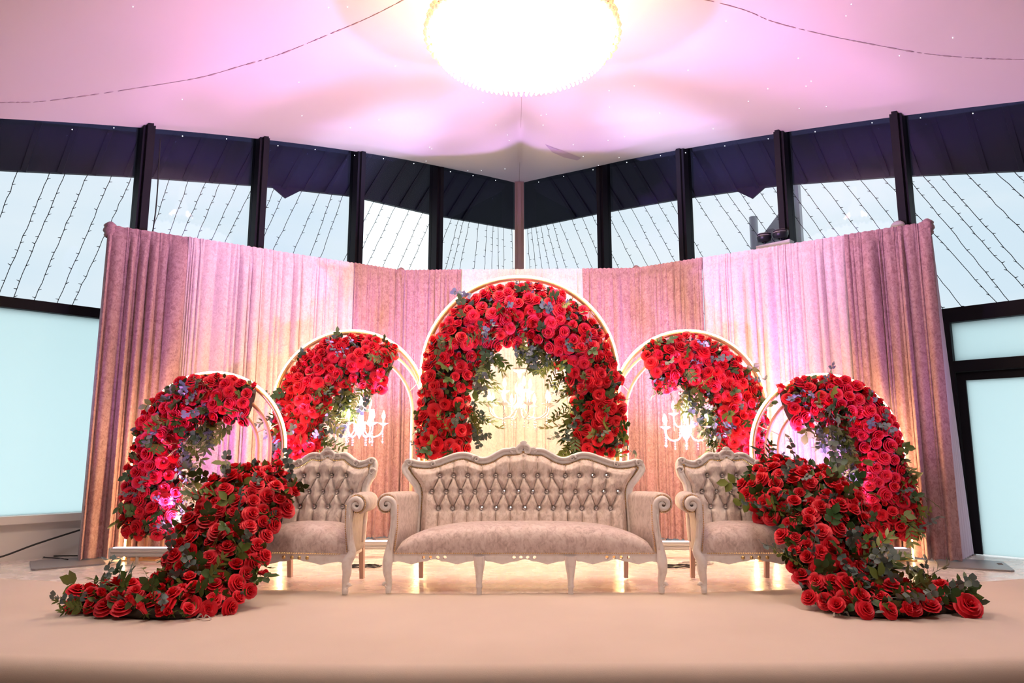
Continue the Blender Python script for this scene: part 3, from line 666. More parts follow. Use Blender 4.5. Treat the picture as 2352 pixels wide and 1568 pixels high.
SPR = {k: [sprig(k, s) for s in (1, 2)] for k in ('rose', 'euca', 'willow', 'broad')}

def face_mat(pos, nrm, scale, spin):
    return Matrix.Translation(pos) @ Vector(nrm).to_track_quat('Z', 'Y').to_matrix().to_4x4() @ Matrix.Rotation(spin, 4, 'Z') @ Matrix.Scale(scale, 4)

def garland(label, base, frames, seed, nmax, dmin, depth, size=(.112, .14), nspr=45, inner=None, inner_n=40, stuff_n=700, core=True, hang=True, up_only=False):
    """frames: list of (P, T, S, N, half width): point, tangent, side and outward normal along the centre line."""
    rnd = random.Random(seed)
    g = thing('flower_garland', base, label, 'flowers', 'red rose garlands')
    n = len(frames); Ls = [0]
    for i in range(1, n): Ls.append(Ls[-1]+(frames[i][0]-frames[i-1][0]).length)
    wts = [frames[i][4] for i in range(n)]; cw = list(np.cumsum(wts)); 
    def at(t):
        k = min(int(t), n-2); u = t-k; a, b_ = frames[k], frames[k+1]
        return (a[0].lerp(b_[0], u), a[1].lerp(b_[1], u).normalized(), a[2].lerp(b_[2], u).normalized(), a[3].lerp(b_[3], u).normalized(), a[4]*(1-u)+b_[4]*u)
    def pick():
        r = rnd.random()*cw[-1]; k = next(i for i in range(n) if cw[i] >= r); return min(n-1.001, max(0, k+rnd.uniform(-.5, .5)))
    placed = []; cell = {}
    for _ in range(26000):
        if len(placed) >= nmax: break
        t = pick(); P, T, S, Nn, w = at(t); o = rnd.uniform(-1, 1); dz = math.sqrt(max(0, 1-o*o*.93))
        pos = P+S*(o*w*rnd.uniform(.93, 1.06))+Nn*(depth*dz*rnd.uniform(.62, 1.22))
        key = (int(pos.x//dmin), int(pos.y//dmin), int(pos.z//dmin)); ok = True
        for dx in (-1, 0, 1):
            for dy in (-1, 0, 1):
                for dd in (-1, 0, 1):
                    for p2 in cell.get((key[0]+dx, key[1]+dy, key[2]+dd), ()):
                        if (p2-pos).length < dmin: ok = False
        if not ok: continue
        cell.setdefault(key, []).append(pos); placed.append(pos)
        nn = (Nn*(dz+.25)+S*o*.75+T*rnd.uniform(-.35, .35)+Vector((rnd.uniform(-.45, .45), rnd.uniform(-.35, .25), rnd.uniform(-.35, .45)))).normalized()
        if up_only and nn.z < -.2: nn.z = abs(nn.z)*.3; nn.normalize()
        me = rnd.choices(ROSES, (4, 4, 3, 3, 1.6))[0]; sz = rnd.uniform(*size)
        pos2 = pos-nn*sz*.35
        if up_only and pos2.z < .05: pos2.z = .05
        inst('rose', me, g, face_mat(pos2, nn, sz, rnd.uniform(0, 6.28)))
    def add_spr(pos, d, kinds, sc=1):
        k = rnd.choices(('rose', 'euca', 'willow', 'broad'), kinds)[0]
        inst('leaf_sprig', rnd.choice(SPR[k]), g, face_mat(pos, d, sc*rnd.uniform(.8, 1.25), rnd.uniform(0, 6.28)))
    for _ in range(nspr):
        t = pick(); P, T, S, Nn, w = at(t); o = rnd.uniform(-.92, .92); dz = math.sqrt(max(0, 1-min(1, o*o)*.9))
        d = (Nn*(dz*.6+.1)+S*(o*.7+rnd.uniform(-.5, .5))+T*rnd.uniform(-.9, .9)+Vector((0, 0, rnd.uniform(-.5, .3)))).normalized()
        pos = P+S*o*w+Nn*(depth*dz*.95)
        if up_only: d.z = max(d.z, .02 if pos.z > .25 else .3); pos.z = max(pos.z, .045); d.normalize()
        add_spr(pos, d, (5, 3, 1, 2.5) if up_only else (4, 2.2, 1.2, 2))
    if inner is not None:
        for _ in range(inner_n):
            t = rnd.uniform(*inner[1]); P, T, S, Nn, w = at(t*(n-1)); sg = inner[0]
            d = (S*sg*rnd.uniform(.3, 1)+Vector((rnd.uniform(-.5, .5), rnd.uniform(-.5, .1), rnd.uniform(-1.1, .1)))).normalized()
            add_spr(P+S*sg*w*rnd.uniform(.82, 1.08)+Nn*depth*rnd.uniform(.1, .6), d, (1, 3, 4, 2.5), 1.1)
    # leafy filling between the blooms
    mb = MB()
    for _ in range(stuff_n):
        t = pick(); P, T, S, Nn, w = at(t); o = rnd.uniform(-1, 1); dz = math.sqrt(max(0, 1-o*o*.9))
        d = (Nn*rnd.uniform(.1, 1)+S*rnd.uniform(-1, 1)+T*rnd.uniform(-1, 1)).normalized()
        p = P+S*o*w*.97+Nn*depth*dz*rnd.uniform(.45, .85)
        if up_only: p.z = max(p.z, .02); d.z = max(d.z, -.05)
        leaf_geo(mb, p, d, (rnd.uniform(-1, 1), -1, rnd.uniform(-1, 1)), rnd.uniform(.05, .085), rnd.uniform(.016, .026), mi=rnd.choice((0, 0, 0, 1, 2)))
    fo = mb.obj('foliage', [M['leafdark'], M['leafolive'], M['leafgrey']], g, loc=-g.location, fix=False); fo['kind'] = 'stuff'
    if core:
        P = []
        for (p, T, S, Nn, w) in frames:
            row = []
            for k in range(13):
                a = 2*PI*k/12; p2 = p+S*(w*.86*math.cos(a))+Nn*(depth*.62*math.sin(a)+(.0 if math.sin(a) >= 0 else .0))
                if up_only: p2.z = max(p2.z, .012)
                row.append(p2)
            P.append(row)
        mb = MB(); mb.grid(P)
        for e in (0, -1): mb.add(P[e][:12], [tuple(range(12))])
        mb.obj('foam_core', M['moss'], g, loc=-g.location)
    return g

def arch_frames(key, line, widths, mirror=False, n=40, dy=-.02):
    cx, cy = ARC[key][:2]; A = spline([(x*(-1 if mirror else 1), z, w) for (x, z), w in zip(line, widths)], n); fr = []
    for i in range(n):
        a = A[max(i-1, 0)]; b_ = A[min(i+1, n-1)]; T = Vector((b_[0]-a[0], 0, b_[1]-a[1])).normalized(); S = Vector((T.z, 0, -T.x))
        fr.append((Vector((cx+A[i][0], cy+dy, A[i][1])), T, S, Vector((0, -1, 0)), float(A[i][2])))
    return fr
LS = [(.36, 1.42), (.15, 1.47), (-.1, 1.47), (-.3, 1.36), (-.44, 1.16), (-.47, .95), (-.46, .7), (-.47, .45), (-.5, .24)]
WS = [.19, .20, .21, .23, .22, .22, .26, .25, .22]
garland('red rose garland on the small left arch, trailing down its left leg to the batten', (-2.9, 6.55, .1), arch_frames('SL', LS, WS), 21, 190, .079, .13, inner=(-1, (.05, .9)), inner_n=55)
LS2 = [(-.36, 1.38), (-.15, 1.44), (.1, 1.45), (.3, 1.33), (.42, 1.12), (.45, .9), (.48, .65), (.53, .42), (.56, .24)]
garland('red rose garland on the small right arch, covering its right leg', (3.0, 6.55, .1), arch_frames('SR', LS2, WS), 22, 190, .079, .13, inner=(1, (.05, .9)), inner_n=55)
LM = [(.40, 1.80), (.2, 1.86), (-.08, 1.87), (-.3, 1.72), (-.45, 1.5), (-.5, 1.25), (-.5, 1.0), (-.5, .75)]
WM = [.23, .25, .26, .26, .25, .24, .24, .22]
garland('red rose garland on the medium left arch, above the left armchair', (-1.8, 7.05, .7), arch_frames('ML', LM, WM), 23, 190, .079, .13, inner=(-1, (.05, .9)), inner_n=45)
garland('red rose garland on the medium right arch, above the right armchair', (1.95, 7.05, .7), arch_frames('MR', LM, WM, True), 24, 190, .079, .13, inner=(1, (.05, .9)), inner_n=45)
LC = [(-.72, .98), (-.735, 1.25), (-.72, 1.55), (-.65, 1.88), (-.46, 2.15), (-.2, 2.29), (.05, 2.33), (.3, 2.27), (.52, 2.08), (.68, 1.8), (.745, 1.5), (.755, 1.2), (.76, .97)]
WC = [.24, .235, .24, .255, .27, .28, .29, .28, .27, .255, .24, .235, .24]
garland('large red rose garland covering the tall middle arch behind the sofa', (.075, 6.75, .8), arch_frames('CC', LC, WC, n=60), 25, 298, .085, .14, nspr=80, inner=(1, (.04, .96)), inner_n=95, stuff_n=1100)

# swags tumbling over the outer arms of the armchairs
def swag_frames(pts, n=46):
    A = spline(pts, n); fr = []
    for i in range(n):
        a = A[max(i-1, 0)]; b_ = A[min(i+1, n-1)]; T = Vector(b_[:3]-a[:3]).normalized(); Nn = Vector(A[i][4:7]); Nn = (Nn-T*Nn.dot(T)).normalized(); S = T.cross(Nn).normalized()
        fr.append((Vector(A[i][:3]), T, S, Nn, float(A[i][3])))
    return fr
SWL = [(-1.72, 5.32, .60, .17, .1, -.8, .7), (-1.86, 5.22, .70, .29, 0, -.75, .8), (-1.92, 5.04, .60, .33, 0, -1, .5), (-1.97, 4.86, .38, .31, 0, -1, .35), (-1.96, 4.72, .16, .33, 0, -.8, .8), (-2.02, 4.55, .055, .30, 0, -.2, 1), (-2.25, 4.52, .045, .26, 0, 0, 1), (-2.5, 4.52, .035, .14, 0, 0, 1), (-2.68, 4.5, .03, .05, 0, 0, 1)]
garland('red rose swag spilling from the left armchair onto the carpet, tail pointing left', (-2.1, 4.8, 0), swag_frames(SWL), 31, 230, .082, .12, size=(.098, .13), nspr=50, stuff_n=1000, up_only=True)
SWR = [(1.80, 5.34, .60, .16, -.1, -.8, .7), (2.02, 5.24, .72, .30, 0, -.75, .8), (2.10, 5.06, .62, .36, 0, -1, .5), (2.13, 4.88, .40, .30, 0, -1, .35), (2.12, 4.72, .17, .29, 0, -.8, .8), (2.16, 4.56, .055, .27, 0, -.2, 1), (2.38, 4.53, .045, .24, 0, 0, 1), (2.58, 4.53, .035, .14, 0, 0, 1), (2.74, 4.5, .03, .05, 0, 0, 1)]
garland('red rose swag spilling from the right armchair onto the carpet, tail pointing right', (2.2, 4.8, 0), swag_frames(SWR), 32, 230, .082, .12, size=(.098, .13), nspr=80, stuff_n=1100, up_only=True)
for g_, tip, dx in ((bpy.data.objects['flower_garland.005'], Vector((-2.58, 4.47, .04)), -1), (bpy.data.objects['flower_garland.006'], Vector((2.62, 4.58, .05)), 1)):
    rnd = random.Random(8)
    for k in range(13):
        d = Vector((dx*rnd.uniform(.2, 1), rnd.uniform(-.5, .5), rnd.uniform(.02, .55 if dx > 0 else .25))); kk = rnd.choice(('willow', 'willow', 'rose', 'broad'))
        o = inst('leaf_sprig', rnd.choice(SPR[kk]), g_, face_mat(tip+Vector((rnd.uniform(-.12, .04)*dx, rnd.uniform(-.08, .08), 0)), d, rnd.uniform(.5, .8) if dx < 0 else rnd.uniform(.7, 1.2), rnd.uniform(0, 6)))
# single rose at the tip of the right swag
sr = thing('loose_rose', (2.70, 4.40, .01), 'single red rose lying on the carpet at the far right tip of the swag', 'flower')
inst('bloom', ROSES[0], sr, face_mat(Vector((2.74, 4.40, .055)), Vector((-.1, -.8, .55)), .15, .5))
inst('leaf_sprig', SPR['broad'][0], sr, face_mat(Vector((2.78, 4.46, .03)), Vector((.5, .3, .8)), 1.1, 1))
inst('leaf_sprig', SPR['rose'][0], sr, face_mat(Vector((2.76, 4.44, .03)), Vector((.8, .1, .3)), 1, 2))
for (x, y, r, lb) in ((1.97, 4.36, .5, 'white ribbon scrap at the front edge of the right rose swag'), (-1.81, 4.28, 1.2, 'small white ribbon scrap at the front edge of the left rose swag')):
    mb = MB(); P = []
    for i in range(12):
        t = i/11; P.append([(x+(t-.5)*.09, y+.015*math.sin(t*6+k*.6)+k*.02, .014+.035*abs(math.sin(t*PI*2))*(1-.4*k)) for k in (0, 1)])
    mb.grid(P); tag(mb.obj('ribbon', M['whitepl']), lb, 'ribbon')

# ------------------------------------------------------------------ carved sofa and armchairs
def seat_set(label, name, cat, loc, rz, back, legx, scx, inner_f, inner_r, rearx, seatf, seatr, fabric, btn_rows, holes, mids, zmid, backx, group=None):
    t = thing(name, loc, label, cat, group, rz=rz)
    YB = lambda z: .40+.15*(z-.3)/.7        # slope of the backrest
    # --- carved back frame
    prof = back+[]
    path = [(-x, z) for x, z in reversed(prof[1:])]+[(x, z) for x, z in prof]
    path = [tuple(p) for p in spline(path, len(path)*4)]
    def offs(pts, d):
        o = []
        for i in range(len(pts)):
            a = pts[max(i-1, 0)]; b_ = pts[min(i+1, len(pts)-1)]; tx, tz = b_[0]-a[0], b_[1]-a[1]; l = math.hypot(tx, tz) or 1
            o.append((pts[i][0]+tz/l*-d*-1*-1 if False else pts[i][0]+(tz/l)*d, pts[i][1]-(tx/l)*d))
        return o
    cl = offs(path, .028)
    pf = [(-.028, .012), (-.028, -.022), (-.020, -.034), (-.008, -.024), (.003, -.026), (.014, -.040), (.026, -.028), (.029, .0), (.026, .02), (-.02, .03)]
    P = []
    for i in range(len(cl)):
        a = path[max(i-1, 0)]; b_ = path[min(i+1, len(path)-1)]; tx, tz = b_[0]-a[0], b_[1]-a[1]; l = math.hypot(tx, tz) or 1
        nx, nz = -tz/l, tx/l
        P.append([(cl[i][0]+nx*u, YB(cl[i][1])+w, cl[i][1]+nz*u) for u, w in pf])
    mb = MB(); mb.grid(P, wrap=True)
    for sx in (-1, 1):     # little carved swirls along the frame
        for (k, r) in ((int(len(prof)*4*.30), .03), (int(len(prof)*4*.52), .026), (int(len(prof)*4*.66), .03)):
            i = len(path)//2+k if sx > 0 else len(path)//2-k; i = max(1, min(len(cl)-2, i)); cx_, cz_ = cl[i]
            mb.tube([(cx_+sx*(r*(1-j/16))*math.cos(j*.6), YB(cz_)-.034, cz_+(r*(1-j/16))*math.sin(j*.6)) for j in range(14)], [.010*(1-j/20) for j in range(14)], 6)
    zt = prof[0][1]
    fr = mb.obj('carved_frame', M['wood'], t)
    # crest ornament
    mb = MB(); yb = YB(zt)-.040
    for sx in (-1, 1):
        mb.tube([(sx*x, yb, zt-.03+z) for x, z in spline([(.0, .025), (.028, .02), (.052, -.005), (.045, -.035), (.02, -.045), (.012, -.03)], 16)], [.014]*10+[.010]*6, 7)
        mb.tube([(sx*x, yb, zt-.03+z) for x, z in spline([(.05, -.01), (.085, .0), (.10, -.025), (.085, -.04)], 12)], .010, 7)
    for k in range(5):
        a = math.radians(50+k*20); mb.tube([(0, yb, zt-.012), (.034*math.cos(a), yb-.004, zt-.012+.038*math.sin(a))], [.007, .011], 6)
    mb.tube([(0, yb, zt-.085), (0, yb-.006, zt-.072)], [.016, .008], 8)
    mb.obj('crest_ornament', M['wood'], fr)
    # back board
    mb = MB(); inn = offs(path, .02); mb.prism([(p[0], p[1]) for p in inn], .02, .045, f=lambda p, d: (p[0], YB(p[1])+d, p[1])); mb.obj('back_panel', M['wood'], t, False)
    # --- tufted cushion
    ip = offs(path, .056); half = [p for p in ip[len(ip)//2:]]
    xs = [p[0] for p in half]; kmax = max(range(len(half)), key=lambda i: half[i][0])
    topx = np.array([0]+[half[i][0] for i in range(1, kmax+1)]); topz = np.array([half[0][1]]+[half[i][1] for i in range(1, kmax+1)])
    o_ = np.argsort(topx); topx, topz = topx[o_], topz[o_]
    sz = np.array([half[i][1] for i in range(len(half)-1, kmax-1, -1)]); sx_ = np.array([half[i][0] for i in range(len(half)-1, kmax-1, -1)])
    o_ = np.argsort(sz); sz, sx_ = sz[o_], sx_[o_]; zc = float(sz[-1])
    nxg = int(300*max(.5, backx)); nz_ = 84; Z0 = .30
    pos = np.zeros((nz_, nxg, 3))
    for i in range(nz_):
        tt = i/(nz_-1); zn = Z0+tt*(zc-Z0); wd = float(np.interp(zn, sz, sx_))
        for j in range(nxg):
            x = (-1+2*j/(nxg-1))*wd; ztop = float(np.interp(abs(x), topx, topz)); z = Z0+tt*(ztop-Z0); pos[i, j] = (x, YB(z), z)
    X, Z = pos[:, :, 0], pos[:, :, 2]
    ti = np.linspace(0, 1, nz_)[:, None]; uj = np.linspace(-1, 1, nxg)[None, :]
    edge = np.minimum(1, (1-np.abs(uj))/.06)**.5*np.minimum(1, (1-ti)/.08)**.5
    D = .085*edge
    def seg(ax, az, bx, bz, depth, wd):
        dx, dz = bx-ax, bz-az; l2 = dx*dx+dz*dz; u = np.clip(((X-ax)*dx+(Z-az)*dz)/l2, 0, 1); d2 = (X-ax-u*dx)**2+(Z-az-u*dz)**2
        return depth*np.exp(-np.sqrt(d2)/wd)
    crease = np.zeros_like(D); B = []
    for ri, (z, xl) in enumerate(btn_rows):
        for x in xl: B.append((x, z))
        if ri+1 < len(btn_rows):
            z2, xl2 = btn_rows[ri+1]
            for x in xl:
                for x2 in xl2:
                    if abs(x-x2) < zmid: crease = np.maximum(crease, seg(x, z, x2, z2, .046, .011))
    for x in btn_rows[0][1]: crease = np.maximum(crease, seg(x, btn_rows[0][0], x*1.02, btn_rows[0][0]+.15, .040, .010))
    for x in btn_rows[-1][1]: crease = np.maximum(crease, seg(x, btn_rows[-1][0], x, .28, .042, .009))
    mr = btn_rows[len(btn_rows)//2] if len(btn_rows[1][1]) >= len(btn_rows[0][1]) else btn_rows[0]
    for sg in (-1, 1):
        xe = max(mr[1]) if sg > 0 else min(mr[1]); crease = np.maximum(crease, seg(xe, mr[0], xe+sg*.16, mr[0]-.02, .02, .012))
    dim = np.zeros_like(D)
    for (x, z) in B: dim = np.maximum(dim, .055*np.exp(-((X-x)**2+(Z-z)**2)/(.020**2))+.02*np.exp(-((X-x)**2+(Z-z)**2)/(.05**2)))
    D = np.maximum(.006, D-np.maximum(crease, dim)*np.minimum(1, edge+.2))
    pos[:, :, 1] -= D
    mb = MB(); mb.grid([[tuple(pos[i, j]) for j in range(nxg)] for i in range(nz_)]); cu = mb.obj('tufted_back', fabric, t)
    bm_ = MB(); bm_.lathe([(0, .008), (.006, .007), (.014, .002), (.015, -.003), (.006, -.008)], 9); bme = bm_.mesh('button', M['gem'], False)
    for (x, z) in B:
        o = link('button', bme, cu); o.location = (x, YB(z)-.050, z); o.rotation_euler = (PI/2, 0, 0)
    # nail trim
    mb = MB()
    def beads(pts, sp=.0125, r=.0058):
        acc = 0
        for i in range(1, len(pts)):
            a, b_ = Vector(pts[i-1]), Vector(pts[i]); l = (b_-a).length
            while acc <= l:
                if l > 0: mb.bead(tuple(a.lerp(b_, acc/l)), r)
                acc += sp
            acc -= l
    beads([(p[0], YB(p[1])-.032, p[1]) for p in offs(path, .060) if p[1] > .5])
    # --- seat cushion
    P = []
    for i in range(49):
        u = -1+2*i/48; au = abs(u); H = .185*max(0, 1-au**3.2)**.42+.012; cr = .012*math.cos(u*9)*0
        row = []
        for k in range(25):
            a = PI*k/24; cy_, sy_ = math.cos(a), math.sin(a)
            yy = .225-.262*math.copysign(abs(cy_)**.55, cy_); hw = seatf+(seatr-seatf)*min(1, max(0, (yy+.03)/.5))
            row.append((u*hw, yy, .262+H*abs(sy_)**.55))
        P.append(row)
    mb2 = MB(); mb2.grid(P); mb2.obj('seat_cushion', M['seat'], t)
    # --- apron with round holes
    W = legx+.005; topl = [(-W, .268), (W, .268)]; bot = []
    nb = int(W*200)
    for i in range(nb+1):
        x = W-2*W*i/nb; ph = x/W*PI*(3 if W > .6 else 1)
        z = .210+.014*math.cos(ph*2)+.007*abs(math.cos(ph*3))
        if abs(x) > W-.06: z -= .03*(abs(x)-(W-.06))/.06
        bot.append((x, z))
    hs = []
    for hx in holes: hs.append([(hx+.0125*math.cos(2*PI*k/12), .243+.0125*math.sin(2*PI*k/12)) for k in range(12)])
    mb2 = MB(); mb2.prism(topl+bot, -.045, -.015, hs); mb2.obj('apron', M['wood'], t, False)
    if not mids:
        for hx in holes:
            m2 = MB(); m2.lathe([(0, .012), (.010, .010), (.0135, .0)], 12); so_ = m2.obj('stud', M['brass'], t); so_.location = (hx, -.044, .243); so_.rotation_euler = (PI/2, 0, 0)
    beads([(-W+.04+(2*W-.08)*i/40, -.05, .272) for i in range(41)])
    for sx in (-1, 1):
        m2 = MB(); m2.box(min(sx*legx, sx*rearx)-.0, max(sx*legx, sx*rearx)+.0, 0, .5, .215, .268); m2.v = [(v[0] if abs(v[0]) < 0 else (sx*(legx-.03)+(sx*(rearx)-sx*(legx-.03))*(v[1]/.5))+(.015 if k % 2 else -.015), v[1], v[2]) for k, v in enumerate(m2.v)]
        m2.obj('side_rail', M['wood'], t, False)
    # --- arms
    R = .070; zc_ = .612
    for sx in (-1, 1):
        sec = []      # (x relative to inner face, outward positive; z)
        ci = scx-inner_f
        sec += [(.0, .262), (.0, .45), (.004, .56)]
        for k in range(0, 17):
            a = PI-k/16*(PI*1.42); cx_ = ci; sec.append((cx_+R*1.06*math.cos(a) if k > 3 else max(.006, cx_+R*1.06*math.cos(a)), zc_+R*1.06*math.sin(a)))
        sec += [(ci-.02, zc_-R*.7), (ci-.035, .48), (ci-.035, .262)]
        P = []
        for (y, sc) in ((-.040, .90), (-.030, 1.0), (.0, 1.0), (.1, 1.0), (.2, 1.0), (.32, 1.0), (.42, .98), (.46, .93)):
            inx = inner_f+(inner_r-inner_f)*max(0, y)/.45
            zz = lambda z: z+.0 if y < .1 else z-.012*(y-.1)/.3
            P.append([(sx*(inx+ci+(p[0]-ci)*sc), y, zz(zc_+(p[1]-zc_)*sc if p[1] > .5 else p[1])) for p in sec])
        m2 = MB(); m2.grid(P, wrap=True); m2.add(P[0], [tuple(range(len(sec)))]); m2.add(P[-1], [tuple(range(len(sec)))])
        ar = m2.obj('arm', fabric, t)
        # carved scroll and cabriole leg in one piece of wood
        pts = []; rad = []
        for k in range(30):
            a = 2*PI*1.45*(1-k/29); r = .008+.042*(k/29); pts.append((scx+r*math.cos(a), -.052-.008*math.sin(k/29*PI), zc_-.008+r*math.sin(a))); rad.append(.010+.011*k/29)
        lower = spline([(scx+.052-.104, -.05, .60), (scx-.052, -.05, .52)], 2)
        # mirror the spiral so that it unrolls on the inner side
        pts = [(2*scx-p[0], p[1], p[2]) for p in pts]
        foot = [(scx-.05, -.05, .55), (scx-.048, -.05, .46), (scx-.035, -.05, .36), (scx-.022, -.052, .28), (legx+.012, -.058, .22), (legx+.014, -.058, .16), (legx+.004, -.05, .10), (legx, -.045, .055), (legx+.003, -.05, .03), (legx+.002, -.05, .006)]
        rf = [.022, .021, .023, .029, .036, .032, .025, .021, .022, .019]
        fs = spline([(*p, r) for p, r in zip(foot, rf)], 34)
        pts += [tuple(p[:3]) for p in fs]; rad += [float(p[3]) for p in fs]
        m2 = MB(); m2.tube([(sx*p[0], p[1], p[2]) for p in pts], rad, 9)
        m2.tube([(sx*(legx+.018+.022*math.cos(k*.5)*(1-k/16)), -.055, .058+.022*math.sin(k*.5)*(1-k/16)) for k in range(14)], [.012-.0005*k for k in range(14)], 6)
        m2.tube([(sx*(scx-.038+.006*math.sin(z*20)), -.072, z) for z in np.linspace(.30, .54, 10)], .006, 5)
        lo_ = m2.obj('leg', M['wood'], t)
        nl = []
        for k in range(26):
            a = 2*PI*(-.30+.82*(k/25)); nl.append((sx*(scx+(R-.010)*math.cos(a)), -.046, zc_+(R-.010)*math.sin(a)))
        beads(nl); beads([(sx*(scx-.079+.02*max(0, (.45-z)/.18)), -.048, z) for z in np.linspace(.60, .285, 20)])
        # rear legs
        m2 = MB(); m2.box(-.02, .02, -.02, .02, 0, .36); m2.v = [(sx*rearx+v[0]*(1-.25*(1-v[2]/.36))+sx*.0, .52+v[1]+.05*(1-v[2]/.36), v[2]) for v in m2.v]; m2.obj('leg', M['rawwood'], t, False)
    nt_ = mb.obj('nail_trim', M['brass'], t, False); nt_['kind'] = 'stuff'
    # middle front legs
    for mx_ in mids:
        m2 = MB(); pr = [(.040, .255), (.038, .20), (.026, .13), (.020, .07), (.023, .055), (.023, .045), (.017, .035), (.019, 0)]
        m2.lathe(pr, 12, (mx_, -.055, 0), ripple=-.10); m2.obj('leg', M['wood'], t)
    return t
SB = [(0, 1.032), (.05, 1.008), (.10, 1.003), (.163, .998), (.225, .968), (.288, .935), (.34, .932), (.39, .95), (.455, .97), (.53, .966), (.615, .938), (.694, .91), (.76, .898), (.84, .905), (.885, .917), (.93, .905), (.962, .862), (.955, .81), (.905, .745), (.86, .69), (.848, .62), (.85, .45), (.85, .3)]
rows = [(.787, [-.654+i*.109 for i in range(13)]), (.665, [-.712+i*.1115 for i in range(14)]), (.543, [-.657+i*.1105 for i in range(13)])]
seat_set('cream carved three seat sofa with tufted champagne velvet back at stage centre', 'sofa', 'sofa', (.09, 5.09, .010), 0, SB, .945, .975, .905, .80, .80, .92, .82, M['sofa'], rows,
         [-.71, -.66, -.61, -.56, -.075, -.028, .02, .068, .575, .625, .675, .725], (-.318, .318), .075, 1.0)
CB = [(0, .985), (.066, .962), (.113, .968), (.16, .960), (.208, .925), (.257, .902), (.305, .91), (.337, .928), (.371, .925), (.398, .89), (.402, .835), (.392, .78), (.36, .725), (.352, .663), (.355, .45), (.355, .3)]
crow = [(.787, [-.17, -.055, .055, .17]), (.665, [-.225, -.112, 0, .112, .225]), (.555, [-.17, -.055, .055, .17])]
for (x, y, rz, lb) in ((-1.51, 5.09, -.10, 'cream carved armchair left of the sofa, rose swag over its outer arm'), (1.70, 5.09, .0, 'cream carved armchair right of the sofa, rose swag over its outer arm')):
    seat_set(lb, 'armchair', 'armchair', (x, y, .010), rz, CB, .365, .43, .365, .30, .29, .38, .33, M['armchair'], crow, [-.085, -.025, .028, .085], (), .075, .62, 'cream carved armchairs')

# ------------------------------------------------------------------ small chandeliers
def small_chandelier(label, x, y, z, htop, n_arm=6, r=.27):
    t = thing('crystal_chandelier', (x, y, z), label, 'chandelier', 'small crystal chandeliers in the arches')
    mb = MB(); k = 0; zz = .42
    while zz < htop-z: mb.bead((0, 0, zz), .013, sz=1.5); zz += .035
    mb.obj('chain', M['crystal'], t, False)
    mb = MB(); mb.lathe([(.0, .44), (.075, .435), (.06, .41), (.02, .39), (.016, .33), (.045, .28), (.05, .22), (.02, .17), (.022, .10), (.06, .06), (.065, .02), (.03, -.03), (.012, -.06), (0, -.09)], 14); mb.obj('column', M['crystal'], t, True)
    for tier, (nn, rr, z0, ph) in enumerate(((n_arm, r, 0, .26), (3, r*.5, .14, .8))):
        for i in range(nn):
            a = ph+2*PI*i/nn; c_, s_ = math.cos(a), math.sin(a)
            P = lambda d, h: (d*c_, d*s_, z0+h)
            mb = MB(); mb.tube([P(d, h) for d, h in spline([(.04, .04), (rr*.35, -.045), (rr*.7, -.06), (rr*.95, -.01), (rr, .06)], 14)], .0075, 6)
            mb.lathe([(.008, .05), (.05, .075), (.056, .08), (.012, .06)], 12, (rr*c_, rr*s_, z0)); ar = mb.obj('arm', M['crystal'], t)
            mb = MB(); mb.tube([P(rr, .07), P(rr, .115)], .011, 8); mb.obj('candle_socket', M['crystal'], ar)
            mb = MB(); mb.lathe([(.008, .115), (.017, .135), (.019, .15), (.012, .18), (.003, .205), (0, .21)], 10, (rr*c_, rr*s_, z0)); mb.obj('bulb', M['bulb'], ar)
            mb = MB()
            for k in range(7 if tier == 0 else 4): mb.bead(P(rr*.98, .045-.026*k), .0085 if k < 6 else .013, sz=1.4)
            mb.tube([P(rr*.98, .05), P(rr*.98, -.10)], .002, 3); mb.obj('crystal_drop', M['crystal'], ar, False)
            mb = MB()
            for k in range(4): mb.bead(P(rr*.55, -.07-.025*k), .008, sz=1.3)
            mb.tube([P(rr*.55, -.045), P(rr*.55, -.14)], .002, 3); mb.obj('crystal_drop', M['crystal'], ar, False)
    lamp('candle_bulb_light', 'POINT', (x, y, z+.17), (1, .72, .36), 80, shadow_soft_size=.16)
    return t
small_chandelier('small lit crystal chandelier hanging in the tall middle arch', .075, 6.92, 1.36, 1.98, 8, .31)
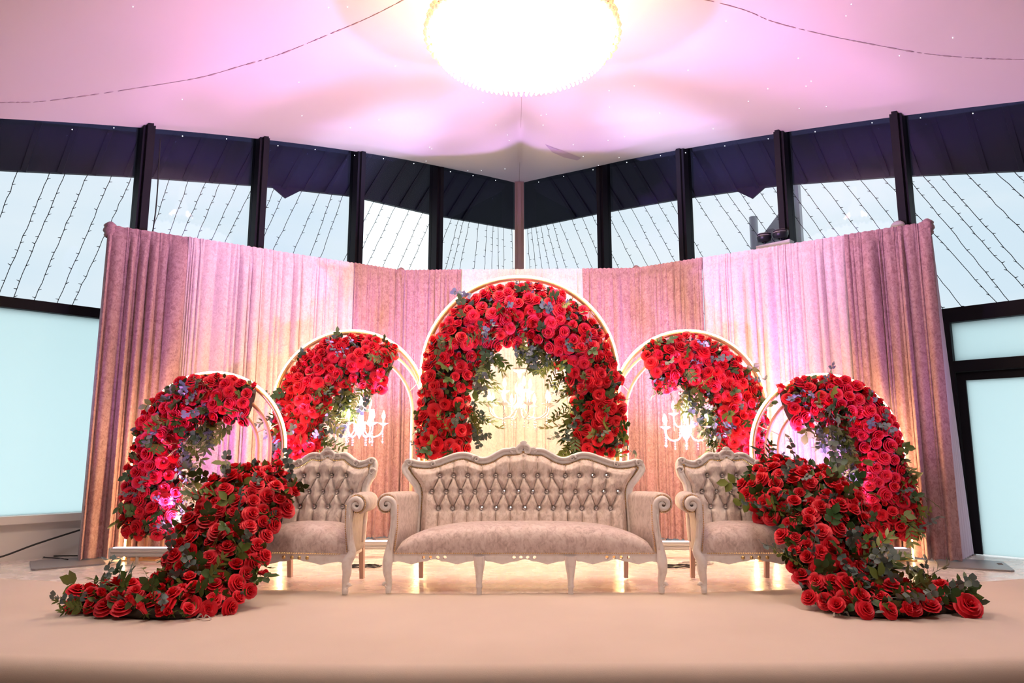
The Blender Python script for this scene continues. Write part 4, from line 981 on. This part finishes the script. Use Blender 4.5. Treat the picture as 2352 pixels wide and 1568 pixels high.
small_chandelier('small lit crystal chandelier hanging in the medium left arch', -1.56, 7.18, 1.19, 1.62, 6, .24)
small_chandelier('small lit crystal chandelier hanging in the medium right arch', 1.78, 7.18, 1.15, 1.62, 6, .24)

# ------------------------------------------------------------------ big ceiling chandelier
bx, by, bz = .09, 5.6, 4.54
t = thing('ceiling_chandelier', (bx, by, bz), 'huge round blazing crystal chandelier under the fabric ceiling', 'chandelier')
mb = MB()
mb.lathe([(.80, .04), (.80, -.03), (.74, -.10), (.64, -.15), (.62, -.14), (.55, -.20), (.44, -.24), (.42, -.23), (.30, -.28), (.16, -.30), (0, -.305)], 120, ripple=-.018)
mb.obj('crystal_bowl', M['chand'], t, False)
mb = MB(); mb.lathe([(.80, .04), (.76, .10), (.74, .04)], 60, ripple=-.02); mb.lathe([(.10, -.2), (.07, .2), (.11, .5), (.05, .6), (.05, .95)], 20); mb.obj('crown', M['crown'], t, False)
mb = MB(); pts = [(.815*math.cos(2*PI*k/80), .815*math.sin(2*PI*k/80), .03) for k in range(80)]; mb.tube(pts, .018, 6, closed=True); mb.obj('rim', M['gold'], t)
m2 = MB(); m2.lathe([(0, .03), (.018, .022), (.028, 0), (.018, -.024), (0, -.034)], 7); bme = m2.mesh('rim_bead', M['beadlit'], False)
for k in range(84):
    a = 2*PI*k/84; o = link('crystal_bead', bme, t); o.location = (.832*math.cos(a), .832*math.sin(a), -.01+.02*(k % 2)); o.rotation_euler = (0, 0, a)
for k in range(84):
    a = 2*PI*(k+.5)/84; o = link('crystal_bead', bme, t); o.location = (.815*math.cos(a), .815*math.sin(a), .075+.015*(k % 2)); o.rotation_euler = (.3, 0, a)
m2 = MB(); m2.lathe([(0, .012), (.009, .0), (.013, -.018), (.006, -.034), (0, -.038)], 6); dme = m2.mesh('bowl_drop', M['chand'], False)
for (rr, zz, nn) in ((.745, -.105, 96), (.60, -.17, 72), (.42, -.25, 48)):
    for k in range(nn):
        a = 2*PI*k/nn; o = link('crystal_drop', dme, t); o.location = (rr*math.cos(a), rr*math.sin(a), zz)
